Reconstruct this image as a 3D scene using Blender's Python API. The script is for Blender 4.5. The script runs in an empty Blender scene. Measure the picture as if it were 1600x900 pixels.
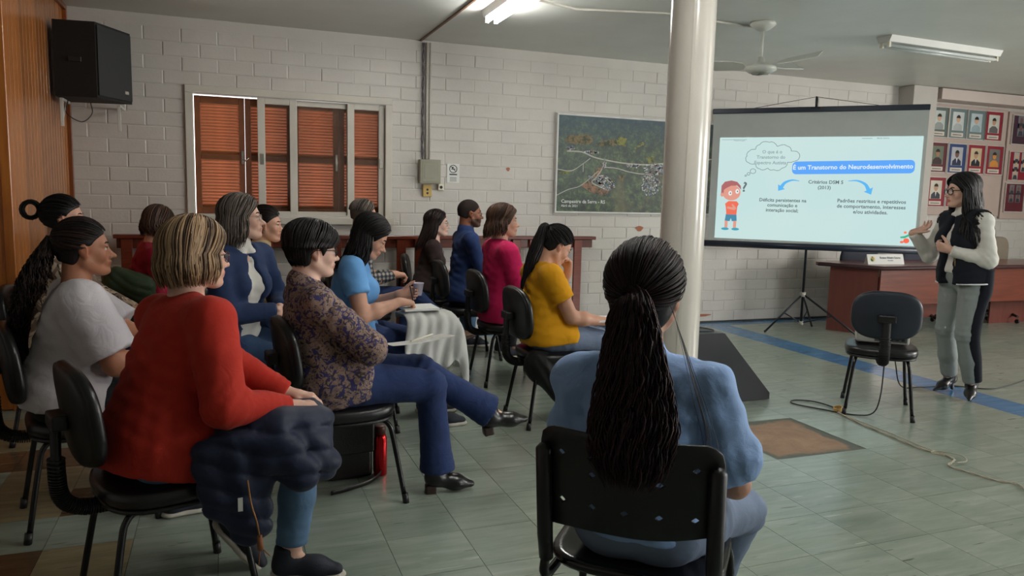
import bpy, bmesh, math, random
import numpy as np
from mathutils import Vector, Matrix, Euler
PI=math.pi
COL=bpy.context.scene.collection
SC=bpy.context.scene
# ------------------------------------------------------------------ camera
def setup_camera():
    yaw,pitch,roll=math.radians(20.79),math.radians(6.94),math.radians(-1.403)
    f=Vector((math.sin(yaw)*math.cos(pitch),math.cos(yaw)*math.cos(pitch),-math.sin(pitch)))
    r=Vector((math.cos(yaw),-math.sin(yaw),0)); d=f.cross(r)
    c,s=math.cos(roll),math.sin(roll)
    r,d=r*c+d*s, d*c-r*s
    up=-d
    cam=bpy.data.cameras.new('camera'); o=bpy.data.objects.new('camera',cam); COL.objects.link(o)
    m=Matrix((( r.x,up.x,-f.x,0),(r.y,up.y,-f.y,0),(r.z,up.z,-f.z,1.43),(0,0,0,1)))
    o.matrix_world=m
    cam.sensor_width=36; cam.lens=1184.0/1600*36; cam.clip_start=0.05; cam.clip_end=100
    SC.camera=o
setup_camera()
# ------------------------------------------------------------------ world, light, exposure
w=bpy.data.worlds.new('world'); SC.world=w; w.use_nodes=True
bg=w.node_tree.nodes['Background']; bg.inputs[0].default_value=(0.95,0.95,0.97,1); bg.inputs[1].default_value=3.0
SC.view_settings.view_transform='Standard'; SC.view_settings.look='None'; SC.view_settings.gamma=1
SC.view_settings.use_curve_mapping=False
SC.view_settings.exposure=0.6
def area_light(name,loc,aim,size,size_y,energy,color):
    l=bpy.data.lights.new(name,'AREA'); l.shape='RECTANGLE'; l.size=size; l.size_y=size_y; l.energy=energy; l.color=color
    o=bpy.data.objects.new(name,l); COL.objects.link(o); o.location=loc
    o.rotation_euler=(Vector(aim)-Vector(loc)).to_track_quat('-Z','Y').to_euler()
    return o
# daylight entering through the windows of the right wall and of the wall behind the camera
area_light('daylight_right_wall',(10.9,2.0,1.75),(3.0,3.0,1.0),3.6,1.4,250,(1.0,0.95,0.91))
area_light('daylight_rear_wall',(7.2,-2.9,1.8),(4.0,4.0,1.0),3.2,1.4,150,(0.93,0.98,1.0))

sun=bpy.data.lights.new('sun','SUN'); sun.energy=3.5; sun.angle=0.03; sun.color=(1.0,0.93,0.82)
so=bpy.data.objects.new('sun',sun); COL.objects.link(so); so.rotation_euler=(math.radians(-62),0,math.radians(20))
# ------------------------------------------------------------------ helpers
def tag(o,label=None,cat=None,group=None,kind=None):
    if label: o['label']=label
    if cat: o['category']=cat
    if group: o['group']=group
    if kind: o['kind']=kind
    return o
def empty(name,loc=(0,0,0),rz=0,label=None,cat=None,group=None):
    o=bpy.data.objects.new(name,None); COL.objects.link(o); o.location=loc; o.rotation_euler=(0,0,rz)
    o.empty_display_size=0.1
    return tag(o,label,cat,group)
class MB:
    """collects shapes in one mesh"""
    def __init__(s): s.v=[]; s.f=[]; s.m=[]; s.sm=[]
    def add(s,v,f,mat=0,smooth=False):
        b=len(s.v); s.v+= [tuple(p) for p in v]; s.f+=[tuple(b+i for i in q) for q in f]; s.m+=[mat]*len(f); s.sm+=[smooth]*len(f); return s
    def box(s,a,b,mat=0,bev=0.0,rot=None,org=None):
        x0,y0,z0=a; x1,y1,z1=b
        if bev<=0:
            v=[(x0,y0,z0),(x1,y0,z0),(x1,y1,z0),(x0,y1,z0),(x0,y0,z1),(x1,y0,z1),(x1,y1,z1),(x0,y1,z1)]
            f=[(3,2,1,0),(4,5,6,7),(0,1,5,4),(1,2,6,5),(2,3,7,6),(3,0,4,7)]
        else:
            bm=bmesh.new(); bmesh.ops.create_cube(bm,size=1)
            for q in bm.verts: q.co=Vector(((x0+x1)/2+q.co.x*(x1-x0),(y0+y1)/2+q.co.y*(y1-y0),(z0+z1)/2+q.co.z*(z1-z0)))
            bmesh.ops.bevel(bm,geom=bm.edges[:],offset=bev,segments=2 if bev>0.004 else 1,affect='EDGES',profile=0.5)
            bm.verts.index_update()
            v=[tuple(q.co) for q in bm.verts]; f=[tuple(q.index for q in fc.verts) for fc in bm.faces]; bm.free()
        if rot is not None:
            o=Vector(org if org else (0,0,0)); v=[tuple(rot@(Vector(p)-o)+o) for p in v]
        return s.add(v,f,mat,False)
    def prism(s,poly,z0,z1,mat=0,axis='z'):
        n=len(poly)
        def P(p,z):
            return (p[0],p[1],z) if axis=='z' else ((p[0],z,p[1]) if axis=='y' else (z,p[0],p[1]))
        v=[P(p,z0) for p in poly]+[P(p,z1) for p in poly]
        f=[tuple(range(n))[::-1],tuple(range(n,2*n))]+[(i,(i+1)%n,n+(i+1)%n,n+i) for i in range(n)]
        return s.add(v,f,mat)
    def tube(s,pts,r,n=8,mat=0,cap=True,flat=1.0,smooth=True):
        pts=[Vector(p) for p in pts]; N=len(pts)
        rs=[r]*N if not hasattr(r,'__len__') else list(r)
        v=[];f=[]; up=None
        for i,p in enumerate(pts):
            t=(pts[min(i+1,N-1)]-pts[max(i-1,0)])
            if t.length<1e-9: t=Vector((0,0,1))
            t.normalize()
            if up is None:
                up=Vector((0,0,1)) if abs(t.z)<0.9 else Vector((1,0,0))
            a=(up-t*up.dot(t))
            if a.length<1e-6: a=t.orthogonal()
            a.normalize(); up=a; b=t.cross(a)
            for k in range(n):
                an=2*PI*k/n; v.append(p+a*math.cos(an)*rs[i]*flat+b*math.sin(an)*rs[i])
        for i in range(N-1):
            for k in range(n):
                k2=(k+1)%n; f.append((i*n+k,i*n+k2,(i+1)*n+k2,(i+1)*n+k))
        s.add(v,f,mat,smooth)
        if cap:
            b=len(s.v)-len(v); s.f+= [tuple(b+k for k in range(n))[::-1],tuple(b+(N-1)*n+k for k in range(n))]; s.m+=[mat]*2; s.sm+=[False]*2
        return s
    def cyl(s,a,b,r,n=16,mat=0,r2=None): return s.tube([a,b],[r,r if r2 is None else r2],n,mat)
    def lathe(s,prof,n=24,mat=0,c=(0,0,0),smooth=True):
        v=[];f=[];m=len(prof)
        for k in range(n):
            a=2*PI*k/n
            for (r,z) in prof: v.append((c[0]+r*math.cos(a),c[1]+r*math.sin(a),c[2]+z))
        for k in range(n):
            k2=(k+1)%n
            for i in range(m-1): f.append((k*m+i,k2*m+i,k2*m+i+1,k*m+i+1))
        return s.add(v,f,mat,smooth)
    def sphere(s,c,r,nu=12,nv=8,mat=0,sc=(1,1,1)):
        prof=[(math.sin(PI*i/nv)*r,-math.cos(PI*i/nv)*r) for i in range(nv+1)]
        v=[];f=[]
        for k in range(nu):
            a=2*PI*k/nu
            for (q,z) in prof: v.append((c[0]+q*math.cos(a)*sc[0],c[1]+q*math.sin(a)*sc[1],c[2]+z*sc[2]))
        m=nv+1
        for k in range(nu):
            k2=(k+1)%nu
            for i in range(nv): f.append((k*m+i,k2*m+i,k2*m+i+1,k*m+i+1))
        return s.add(v,f,mat,True)
    def mesh(s,name,mats):
        me=bpy.data.meshes.new(name); me.from_pydata(s.v,[],s.f)
        for m in (mats if isinstance(mats,(list,tuple)) else [mats]): me.materials.append(m)
        me.polygons.foreach_set('material_index',s.m); me.polygons.foreach_set('use_smooth',s.sm); me.update()
        return me
    def build(s,name,mats,parent=None,loc=(0,0,0),rz=0,**kw):
        o=bpy.data.objects.new(name,s.mesh(name,mats)); COL.objects.link(o); o.location=loc; o.rotation_euler=(0,0,rz)
        if parent: o.parent=parent
        tag(o,**kw); return o
def inst(name,me,parent=None,loc=(0,0,0),rot=(0,0,0),sc=None):
    o=bpy.data.objects.new(name,me); COL.objects.link(o); o.location=loc; o.rotation_euler=rot
    if sc: o.scale=sc
    if parent: o.parent=parent
    return o
def copy_tree(o,parent=None):
    c=o.copy(); COL.objects.link(c); c.parent=parent
    for ch in list(o.children): copy_tree(ch,c)
    return c
def ptsmooth(pts,n=6):
    """catmull-rom"""
    P=[Vector(p) for p in pts]; P=[P[0]*2-P[1]]+P+[P[-1]*2-P[-2]]; out=[]
    for i in range(1,len(P)-2):
        for k in range(n):
            t=k/n; a,b,c,d=P[i-1],P[i],P[i+1],P[i+2]
            out.append(0.5*((2*b)+(c-a)*t+(2*a-5*b+4*c-d)*t*t+(3*b-a-3*c+d)*t**3))
    out.append(P[-2]); return out
# ------------------------------------------------------------------ materials
def newmat(name):
    m=bpy.data.materials.new(name); m.use_nodes=True; nt=m.node_tree; b=nt.nodes['Principled BSDF']; return m,nt,b
def N(nt,t,**k):
    n=nt.nodes.new(t)
    for a,v in k.items():
        if a.startswith('i_'): n.inputs[a[2:].replace('_',' ')].default_value=v
        else: setattr(n,a,v)
    return n
def L(nt,a,b): nt.links.new(a,b)
def rgb(c): return (c[0],c[1],c[2],1)
def ramp(nt,fac,stops):
    r=nt.nodes.new('ShaderNodeValToRGB'); e=r.color_ramp.elements
    while len(e)<len(stops): e.new(0.5)
    for q,(p,c) in zip(e,stops): q.position=p; q.color=rgb(c)
    L(nt,fac,r.inputs[0]); return r.outputs[0]
def coords(nt,scale=(1,1,1),kind='Object',rot=(0,0,0)):
    tc=N(nt,'ShaderNodeTexCoord'); mp=N(nt,'ShaderNodeMapping'); L(nt,tc.outputs[kind],mp.inputs[0]); mp.inputs['Scale'].default_value=scale; mp.inputs['Rotation'].default_value=rot
    return mp.outputs[0]
def noise(nt,vec,scale,detail=3,rough=0.5,dist=0):
    n=N(nt,'ShaderNodeTexNoise'); L(nt,vec,n.inputs['Vector']); n.inputs['Scale'].default_value=scale; n.inputs['Detail'].default_value=detail; n.inputs['Roughness'].default_value=rough; n.inputs['Distortion'].default_value=dist
    return n.outputs[0]
def bump(nt,b,h,strength=0.2,dist=0.01):
    n=N(nt,'ShaderNodeBump'); n.inputs['Strength'].default_value=strength; n.inputs['Distance'].default_value=dist; L(nt,h,n.inputs['Height']); L(nt,n.outputs[0],b.inputs['Normal']); return n
def mixc(nt,fac,a,b,mode='MIX'):
    n=N(nt,'ShaderNodeMix',data_type='RGBA',blend_type=mode)
    for s,v in ((0,fac),(6,a),(7,b)):
        if isinstance(v,(int,float)): n.inputs[s].default_value=v
        elif isinstance(v,(tuple,list)): n.inputs[s].default_value=rgb(v)
        else: L(nt,v,n.inputs[s])
    return n.outputs[2]
def math_(nt,op,a,b=None,c=None):
    n=N(nt,'ShaderNodeMath',operation=op)
    for i,v in enumerate((a,b,c)):
        if v is None: continue
        if isinstance(v,(int,float)): n.inputs[i].default_value=v
        else: L(nt,v,n.inputs[i])
    return n.outputs[0]
def M_plain(name,col,rough=0.6,metal=0,var=0.08,vs=6,bs=0,bscale=80,coat=0,spec=None):
    m,nt,b=newmat(name); v=coords(nt)
    n=noise(nt,v,vs,3)
    c2=tuple(max(0,x*(1-var*2)) for x in col); c3=tuple(min(1,x*(1+var)) for x in col)
    L(nt,ramp(nt,n,[(0.3,c2),(0.7,c3)]),b.inputs['Base Color'])
    b.inputs['Roughness'].default_value=rough; b.inputs['Metallic'].default_value=metal
    if coat: b.inputs['Coat Weight'].default_value=coat
    if spec is not None: b.inputs['Specular IOR Level'].default_value=spec
    if bs: bump(nt,b,noise(nt,v,bscale,2),bs,0.004)
    return m
def M_fabric(name,col,rough=0.85,weave=500,bs=0.25,var=0.12,sheen=0.04,fold=True):
    m,nt,b=newmat(name); v=coords(nt)
    n=noise(nt,v,9,4)
    L(nt,ramp(nt,n,[(0.3,tuple(x*(1-var) for x in col)),(0.7,tuple(min(1,x*(1+var)) for x in col))]),b.inputs['Base Color'])
    b.inputs['Roughness'].default_value=rough; b.inputs['Sheen Weight'].default_value=sheen; b.inputs['Specular IOR Level'].default_value=0.25
    h=math_(nt,'ADD',math_(nt,'MULTIPLY',noise(nt,v,weave,1),0.08),noise(nt,v,14,3,0.45,0.8)) if fold else noise(nt,v,weave,1)
    bump(nt,b,h,bs,0.02)
    return m
def M_emit(name,col,s):
    m,nt,b=newmat(name); b.inputs['Base Color'].default_value=rgb((0.0,0.0,0.0)); b.inputs['Specular IOR Level'].default_value=0.1; b.inputs['Roughness'].default_value=0.8; b.inputs['Emission Color'].default_value=rgb(col); b.inputs['Emission Strength'].default_value=s; return m
def srgb(r,g,b):
    f=lambda c:(c/255/12.92 if c/255<=0.04045 else ((c/255+0.055)/1.055)**2.4)
    return (f(r),f(g),f(b))
def M_wood(name,c1,c2,rough=0.35,axis='z',scale=1.0,coat=0.3):
    m,nt,b=newmat(name); sc={'z':(14,14,1.0),'x':(1.0,14,14),'y':(14,1.0,14)}[axis]
    v=coords(nt,tuple(q*scale for q in sc)); n=noise(nt,v,2.2,6,0.6,0.6)
    oi=N(nt,'ShaderNodeObjectInfo')
    c=ramp(nt,n,[(0.25,c1),(0.75,c2)])
    hs=N(nt,'ShaderNodeHueSaturation'); L(nt,c,hs.inputs['Color']); L(nt,math_(nt,'MULTIPLY_ADD',oi.outputs['Random'],0.5,0.75),hs.inputs['Value'])
    L(nt,hs.outputs[0],b.inputs['Base Color']); b.inputs['Roughness'].default_value=rough; b.inputs['Coat Weight'].default_value=coat; b.inputs['Coat Roughness'].default_value=0.15
    bump(nt,b,n,0.1,0.003); return m
def text(name,body,size,mat,parent,loc,rot,align='CENTER',ext=0.0005,extra=None):
    cu=bpy.data.curves.new(name,'FONT'); cu.body=body; cu.size=size; cu.align_x=align; cu.align_y='CENTER'; cu.extrude=ext; cu.materials.append(mat); cu.resolution_u=2
    cu.offset=size*0.012 if extra is None else extra
    tmp=bpy.data.objects.new('tmp',cu); me=bpy.data.meshes.new_from_object(tmp); bpy.data.objects.remove(tmp); me.name=name
    if not me.materials: me.materials.append(mat)
    o=bpy.data.objects.new(name,me); COL.objects.link(o); o.location=loc; o.rotation_euler=rot
    if parent: o.parent=parent
    return o
# ================================================================== setting
YW=7.45; XL=-1.23; ZC=2.91; XR=11.0; YF=-3.0
m_wall=None
def mk_wallmat(name,base,bs=0.35):
    m,nt,b=newmat(name)
    g=N(nt,'ShaderNodeNewGeometry'); mp=N(nt,'ShaderNodeMapping'); L(nt,g.outputs['Position'],mp.inputs[0]); v=mp.outputs[0]
    n=noise(nt,v,3,5,0.6); c=ramp(nt,n,[(0.3,tuple(x*0.92 for x in base)),(0.7,base)])
    d=noise(nt,v,1.1,3); c=mixc(nt,math_(nt,'MULTIPLY',ramp(nt,d,[(0.55,(0,0,0)),(0.8,(1,1,1))]),0.18),c,tuple(x*0.8 for x in base))
    L(nt,c,b.inputs['Base Color']); b.inputs['Roughness'].default_value=0.42
    h=math_(nt,'ADD',noise(nt,v,45,4,0.6),math_(nt,'MULTIPLY',noise(nt,v,9,2),0.8)); bump(nt,b,h,bs,0.006)
    return m
m_wall=mk_wallmat('painted_brick',srgb(206,201,194),0.22)
m_plaster=mk_wallmat('painted_plaster',srgb(190,184,177),0.1)
m_ceil=mk_wallmat('ceiling_paint',srgb(214,216,210),0.05)
# back wall core with window opening, bricks proud of it
WX0,WX1,WZ0,WZ1=-0.25,1.47,1.20,2.27
b=MB()
for (x0,x1,z0,z1) in ((XL-2.0,WX0,0,ZC),(WX1,XR,0,ZC),(WX0,WX1,0,WZ0),(WX0,WX1,WZ1,ZC)):
    b.box((x0,YW,z0),(x1,YW+0.16,z1))
wall_back=b.build('wall_back',m_wall,kind='structure')
BW,BH,J=0.30,0.1218,0.0055
cells=[]
FX0,FX1,FZ0,FZ1=-0.315,1.535,1.15,2.335
def pieces(x0,x1,z0,z1):
    if x1<=FX0 or x0>=FX1 or z1<=FZ0 or z0>=FZ1: return [(x0,x1,z0,z1)]
    out=[]
    if z0<FZ0-0.03: return [(x0,x1,z0,FZ0)]
    if z1>FZ1+0.03: return [(x0,x1,FZ1,z1)]
    if x0<FX0-0.02: out.append((x0,FX0,z0,z1))
    if x1>FX1+0.02: out.append((FX1,x1,z0,z1))
    return out
rnd=random.Random(5)
for r in range(23):
    z0=r*BH+0.015; x=XL-(0.15 if r%2 else 0.0)
    while x<XR-0.02:
        x0=max(x,XL); x1=min(x+BW,XR)
        if x1-x0>0.05 and not (7.9<x0<8.2 and False):
            cells+=pieces(x0,x1-J,z0,z0+BH-J)
        x+=BW
cam2=Vector((0,0))
cells.sort(key=lambda c:(abs(c[0]+0.1)*0+math.hypot((c[0]+c[1])/2,YW)) + (0.8 if (c[2]+c[3])/2<0.85 else 0))
meshcache={}
def brickmesh(w,h):
    k=(round(w,3),round(h,3))
    if k not in meshcache:
        q=MB(); e=0.006
        v=[(0,0,0),(w,0,0),(w,0,h),(0,0,h),(e,-0.004,e),(w-e,-0.004,e),(w-e,-0.004,h-e),(e,-0.004,h-e)]
        q.add(v,[(4,5,6,7),(0,1,5,4),(1,2,6,5),(2,3,7,6),(3,0,4,7)])
        meshcache[k]=q.mesh('brick',m_wall)
    return meshcache[k]
stuff=MB()
for i,(x0,x1,z0,z1) in enumerate(cells):
    dy=rnd.uniform(-0.0025,0.0025)
    if i<300:
        inst('brick',brickmesh(x1-x0,z1-z0),wall_back,(x0,YW+dy,z0),(rnd.uniform(-.01,.01),rnd.uniform(-.004,.004),rnd.uniform(-.005,.005)))
    else:
        w,h,e=x1-x0,z1-z0,0.006
        v=[(0,0,0),(w,0,0),(w,0,h),(0,0,h),(e,-0.004,e),(w-e,-0.004,e),(w-e,-0.004,h-e),(e,-0.004,h-e)]
        stuff.add([(a+x0,c+YW+dy,d+z0) for a,c,d in v],[(4,5,6,7),(0,1,5,4),(1,2,6,5),(2,3,7,6),(3,0,4,7)])
stuff.build('brick_courses',m_wall,wall_back,kind='stuff')
# other walls (mostly outside the frame)
MB().box((XR,YF,0),(XR+0.15,YW+0.16,ZC)).build('wall_right',m_plaster,kind='structure')
MB().box((XL-2.0,YF-0.15,0),(XR+0.15,YF,ZC)).build('wall_front',m_plaster,kind='structure')
MB().box((XL-2.15,YF,0),(XL-2.0,YW+0.16,ZC)).build('wall_left_outer',m_plaster,kind='structure')
MB().box((XL-2.15,YF-0.15,ZC),(XR+0.15,YW+0.16,ZC+0.1)).build('ceiling',m_ceil,kind='structure')
# pilaster and boxed beam at the right end of the back wall
MB().box((7.98,7.22,0.9),(8.38,YW,ZC-0.002),bev=0.004).build('trim_1',m_plaster,kind='structure')
MB().box((8.43,7.20,2.765),(10.25,YW-0.01,2.90),bev=0.006).build('trim_2',mk_wallmat('beam_paint',srgb(205,190,182),0.05),kind='structure')
# ---- wooden panelling, left
m_plank=M_wood('varnished_plank',srgb(142,80,30),srgb(196,124,58),0.3)
m_plank2=M_wood('orange_plank',srgb(168,88,22),srgb(206,126,44),0.3)
m_trimw=M_wood('wood_trim',srgb(96,48,20),srgb(140,78,34),0.35)
Y0=5.49
b=MB(); b.box((XL-0.12,Y0+0.03,0),(XL-0.012,YW,ZC)); b.box((XL-2.0,Y0+0.02,0),(XL-0.012,Y0+0.12,ZC))
wall_left=b.build('wall_left',m_trimw,kind='structure')
def plank_mesh(w,h,mat,nm='plank'):
    q=MB(); e=0.006; t=0.014
    v=[(0,0,0),(0,w,0),(0,w,h),(0,0,h),(t,e,0),(t,w-e,0),(t,w-e,h),(t,e,h)]
    q.add(v,[(4,5,6,7),(0,4,7,3),(1,2,6,5),(0,1,5,4),(3,7,6,2)]); return q.mesh(nm,mat)
npl=20; pw=(YW-Y0-0.03)/npl; pm=plank_mesh(pw,ZC-0.01,m_plank)
for i in range(npl): inst('plank',pm,wall_left,(XL-0.014,Y0+0.03+i*pw,0.005),(0,0,0))
pm2=plank_mesh(0.13,ZC-0.01,m_plank2)
for i in range(15): inst('plank',pm2,wall_left,(XL-0.03-i*0.13,Y0+0.022,0.005),(0,0,-PI/2)).location.x-=0.13
MB().box((XL-0.05,Y0-0.012,0),(XL+0.006,Y0+0.05,ZC-0.002),bev=0.004).build('trim_3',m_plank2,kind='structure')
MB().box((XL-0.001,Y0+0.05,0),(XL+0.022,YW-0.001,0.085),bev=0.004).build('baseboard_left',m_plank,kind='structure')
MB().box((XL-0.001,YW-0.035,0.086),(XL+0.03,YW-0.002,ZC-0.036),bev=0.004).build('trim_4',m_trimw,kind='structure')
MB().box((XL-0.001,Y0+0.05,ZC-0.035),(XL+0.03,YW-0.001,ZC-0.001),bev=0.004).build('trim_5',m_trimw,kind='structure')
# door frame at the far left of the return wall
b=MB(); b.box((XL-0.27,Y0-0.02,0),(XL-0.205,Y0+0.019,2.15),bev=0.006); b.box((XL-1.2,Y0-0.02,2.15),(XL-0.205,Y0+0.019,2.25),bev=0.006)
dr=b.build('door_1',m_trimw,kind='structure')
MB().box((XL-1.15,Y0-0.008,0.005),(XL-0.27,Y0+0.018,2.148),bev=0.004).build('door_leaf',M_wood('door_dark',srgb(120,48,10),srgb(150,70,20),0.35),dr)
# baseboard back
MB().box((XL+0.03,YW-0.014,0.0),(7.97,YW-0.0,0.018)).build('baseboard_back',M_plain('dark_joint',srgb(48,48,50),0.6),kind='structure')
# ---- ceiling details
m_cond=M_plain('cream_conduit',srgb(205,200,190),0.45)
m_brown=M_plain('brown_joint',srgb(120,88,66),0.6)
MB().box((1.80,YF+0.01,ZC-0.012),(1.825,YW-0.01,ZC-0.0005),bev=0.003).build('trim_6',m_brown,kind='structure')
b=MB(); b.tube(ptsmooth([(2.23,4.9,ZC-0.012),(2.24,5.5,ZC-0.012),(2.61,5.62,ZC-0.012),(3.3,5.42,ZC-0.012),(4.28,5.52,ZC-0.012)],1),0.010,8)
tag(b.build('cable_conduit',m_cond),'cream plastic conduit running across the ceiling to the fan','conduit')
# ---- floor tiles
SX,SY=0.324,0.328; OX,OY=2.865,2.64
def mk_floor(name,kind):
    m,nt,b=newmat(name)
    g=N(nt,'ShaderNodeNewGeometry'); sep=N(nt,'ShaderNodeSeparateXYZ'); L(nt,g.outputs['Position'],sep.inputs[0])
    ix=math_(nt,'FLOOR',math_(nt,'DIVIDE',math_(nt,'SUBTRACT',sep.outputs[0],OX-50*SX),SX)); iy=math_(nt,'FLOOR',math_(nt,'DIVIDE',math_(nt,'SUBTRACT',sep.outputs[1],OY-50*SY),SY))
    cx=N(nt,'ShaderNodeCombineXYZ'); L(nt,ix,cx.inputs[0]); L(nt,iy,cx.inputs[1])
    wn=N(nt,'ShaderNodeTexWhiteNoise'); L(nt,cx.outputs[0],wn.inputs[0])
    mp=N(nt,'ShaderNodeMapping'); L(nt,g.outputs['Position'],mp.inputs[0]); mp.inputs['Scale'].default_value=(1.3,9,1); mp.inputs['Rotation'].default_value=(0,0,0.06)
    ad=N(nt,'ShaderNodeVectorMath',operation='ADD'); L(nt,mp.outputs[0],ad.inputs[0])
    sc=N(nt,'ShaderNodeVectorMath',operation='SCALE'); L(nt,wn.outputs[1],sc.inputs[0]); sc.inputs['Scale'].default_value=13; L(nt,sc.outputs[0],ad.inputs[1])
    st=noise(nt,ad.outputs[0],2.0,5,0.65,0.6)
    mp2=N(nt,'ShaderNodeMapping'); L(nt,ad.outputs[0],mp2.inputs[0]); mp2.inputs['Scale'].default_value=(1.6,3.0,1)
    st2=noise(nt,mp2.outputs[0],2.0,2,0.5,0.2)
    if kind=='green': cs=[(0.25,srgb(126,138,126)),(0.6,srgb(148,158,146)),(0.85,srgb(166,174,163))]
    elif kind=='blue': cs=[(0.25,srgb(48,98,140)),(0.6,srgb(70,125,168)),(0.85,srgb(92,145,184))]
    elif kind=='beige': cs=[(0.25,srgb(128,116,88)),(0.6,srgb(150,138,108)),(0.85,srgb(160,150,120))]
    else: cs=[(0.25,srgb(84,62,44)),(0.6,srgb(104,80,58)),(0.85,srgb(118,94,70))]
    c=ramp(nt,st,cs)
    # each tile a slightly different shade
    hs=N(nt,'ShaderNodeHueSaturation'); L(nt,c,hs.inputs['Color']); L(nt,math_(nt,'MULTIPLY_ADD',wn.outputs[0],0.12,0.94),hs.inputs['Value']); c=hs.outputs[0]
    dark=ramp(nt,st2,[(0.715,(0,0,0)),(0.735,(1,1,1))]); light=ramp(nt,st2,[(0.255,(1,1,1)),(0.275,(0,0,0))])
    if kind!='blue':
        c=mixc(nt,math_(nt,'MULTIPLY',dark,0.7),c,srgb(52,56,48)); c=mixc(nt,math_(nt,'MULTIPLY',light,0.45),c,srgb(205,212,200))
    L(nt,c,b.inputs['Base Color'])
    rn=noise(nt,mp.outputs[0],3,3); L(nt,math_(nt,'MULTIPLY_ADD',rn,0.18,0.13),b.inputs['Roughness'])
    b.inputs['Specular IOR Level'].default_value=0.6
    h=noise(nt,mp.outputs[0],1.2,2); bump(nt,b,math_(nt,'ADD',h,math_(nt,'MULTIPLY',st,0.1)),0.14,0.02)
    return m
MF={k:mk_floor('floor_'+k,k) for k in ('green','blue','beige','brown')}
floor=MB().box((XL-2.15,YF-0.15,-0.12),(XR+0.15,YW+0.16,-0.004)).build('floor',M_plain('subfloor',srgb(62,66,58),0.7),kind='structure')
tiles=[]
for i in range(-14,27):
    for j in range(-18,16):
        x0=OX+i*SX; y0=OY+j*SY
        if x0>XR-0.02 or x0<XL-2.1 or y0<YF-0.05: continue
        x1=min(x0+SX,XR); y1=min(y0+SY,YW)
        if y1-y0<0.05: continue
        if i in(0,1) and j in (2,3): continue     # missing tiles: bare cement patch
        k='green'
        if i==7: k='blue'
        elif y0>7.0: k='blue'
        elif x0<-0.62: k='beige' if (i*5+j*3)%4 in(0,1) else ('brown' if j%2 else 'green')
        tiles.append((x0,x1,y0,y1,k))
def tkey(t):
    cx,cy=(t[0]+t[1])/2,(t[2]+t[3])/2
    d=cx*0.355+cy*0.935; l=cx*0.935-cy*0.355
    if d<2.2 or abs(l)>d*0.72: return 100+math.hypot(cx,cy)
    return math.hypot(cx,cy)
tiles.sort(key=tkey)
tcache={}
def tile_geo(w,h):
    g=0.0009; e=0.0003
    v=[(g,g,-0.004),(w-g,g,-0.004),(w-g,h-g,-0.004),(g,h-g,-0.004),(g+e,g+e,0),(w-g-e,g+e,0),(w-g-e,h-g-e,0),(g+e,h-g-e,0)]
    return v,[(4,5,6,7),(0,1,5,4),(1,2,6,5),(2,3,7,6),(3,0,4,7)]
st=MB(); order=['green','blue','beige','brown']
for i,(x0,x1,y0,y1,k) in enumerate(tiles):
    v,f=tile_geo(x1-x0,y1-y0)
    if i<300:
        key=(round(x1-x0,3),round(y1-y0,3),k)
        if key not in tcache: tcache[key]=MB().add(v,f).mesh('floor_tile',MF[k])
        inst('floor_tile',tcache[key],floor,(x0,y0,0))
    else: st.add([(a+x0,c+y0,d) for a,c,d in v],f,order.index(k))
st.build('far_tiles',[MF[k] for k in order],floor,kind='stuff')
# bare patch
m,nt,bb=newmat('bare_cement'); v=coords(nt); n=noise(nt,v,5,6,0.65,0.5)
mp=N(nt,'ShaderNodeTexCoord'); sp=N(nt,'ShaderNodeSeparateXYZ'); L(nt,mp.outputs['Object'],sp.inputs[0])
ex=math_(nt,'ABSOLUTE',sp.outputs[0]); ey=math_(nt,'ABSOLUTE',sp.outputs[1]); mx=math_(nt,'MAXIMUM',ex,ey)
edge=math_(nt,'ADD',mx,math_(nt,'MULTIPLY',math_(nt,'SUBTRACT',n,0.5),0.25))
c=ramp(nt,n,[(0.3,srgb(128,102,82)),(0.7,srgb(160,132,108))])
c=mixc(nt,ramp(nt,edge,[(0.255,(0,0,0)),(0.285,(1,1,1))]),c,srgb(92,96,88)); L(nt,c,bb.inputs['Base Color']); bb.inputs['Roughness'].default_value=0.75; bump(nt,bb,n,0.5,0.01)
g=MB(); nn=12; vs=[];fs=[]
rr=random.Random(3)
for a in range(nn+1):
    for c_ in range(nn+1):
        vs.append((-SX+2*SX*a/nn,-SY+2*SY*c_/nn,-0.003+rr.uniform(-0.001,0.0015)))
for a in range(nn):
    for c_ in range(nn): fs.append((a*(nn+1)+c_,(a+1)*(nn+1)+c_,(a+1)*(nn+1)+c_+1,a*(nn+1)+c_+1))
g.add(vs,fs,0,True); o=g.build('bare_patch',m,floor,loc=(OX+SX,OY+3*SY,0))
# ---- round column
m_colm=M_plain('column_enamel',srgb(214,208,198),0.22,var=0.03,vs=3,bs=0.05,bscale=12,coat=0.3)
q=MB(); q.lathe([(0.1205,0),(0.1205,ZC-0.001)],48); q.box((-0.008,-0.1235,0.0),(0.008,-0.117,ZC-0.001))
q.build('trim_7',m_colm,loc=(2.36,3.59,0),rz=-0.5,kind='structure')
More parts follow.
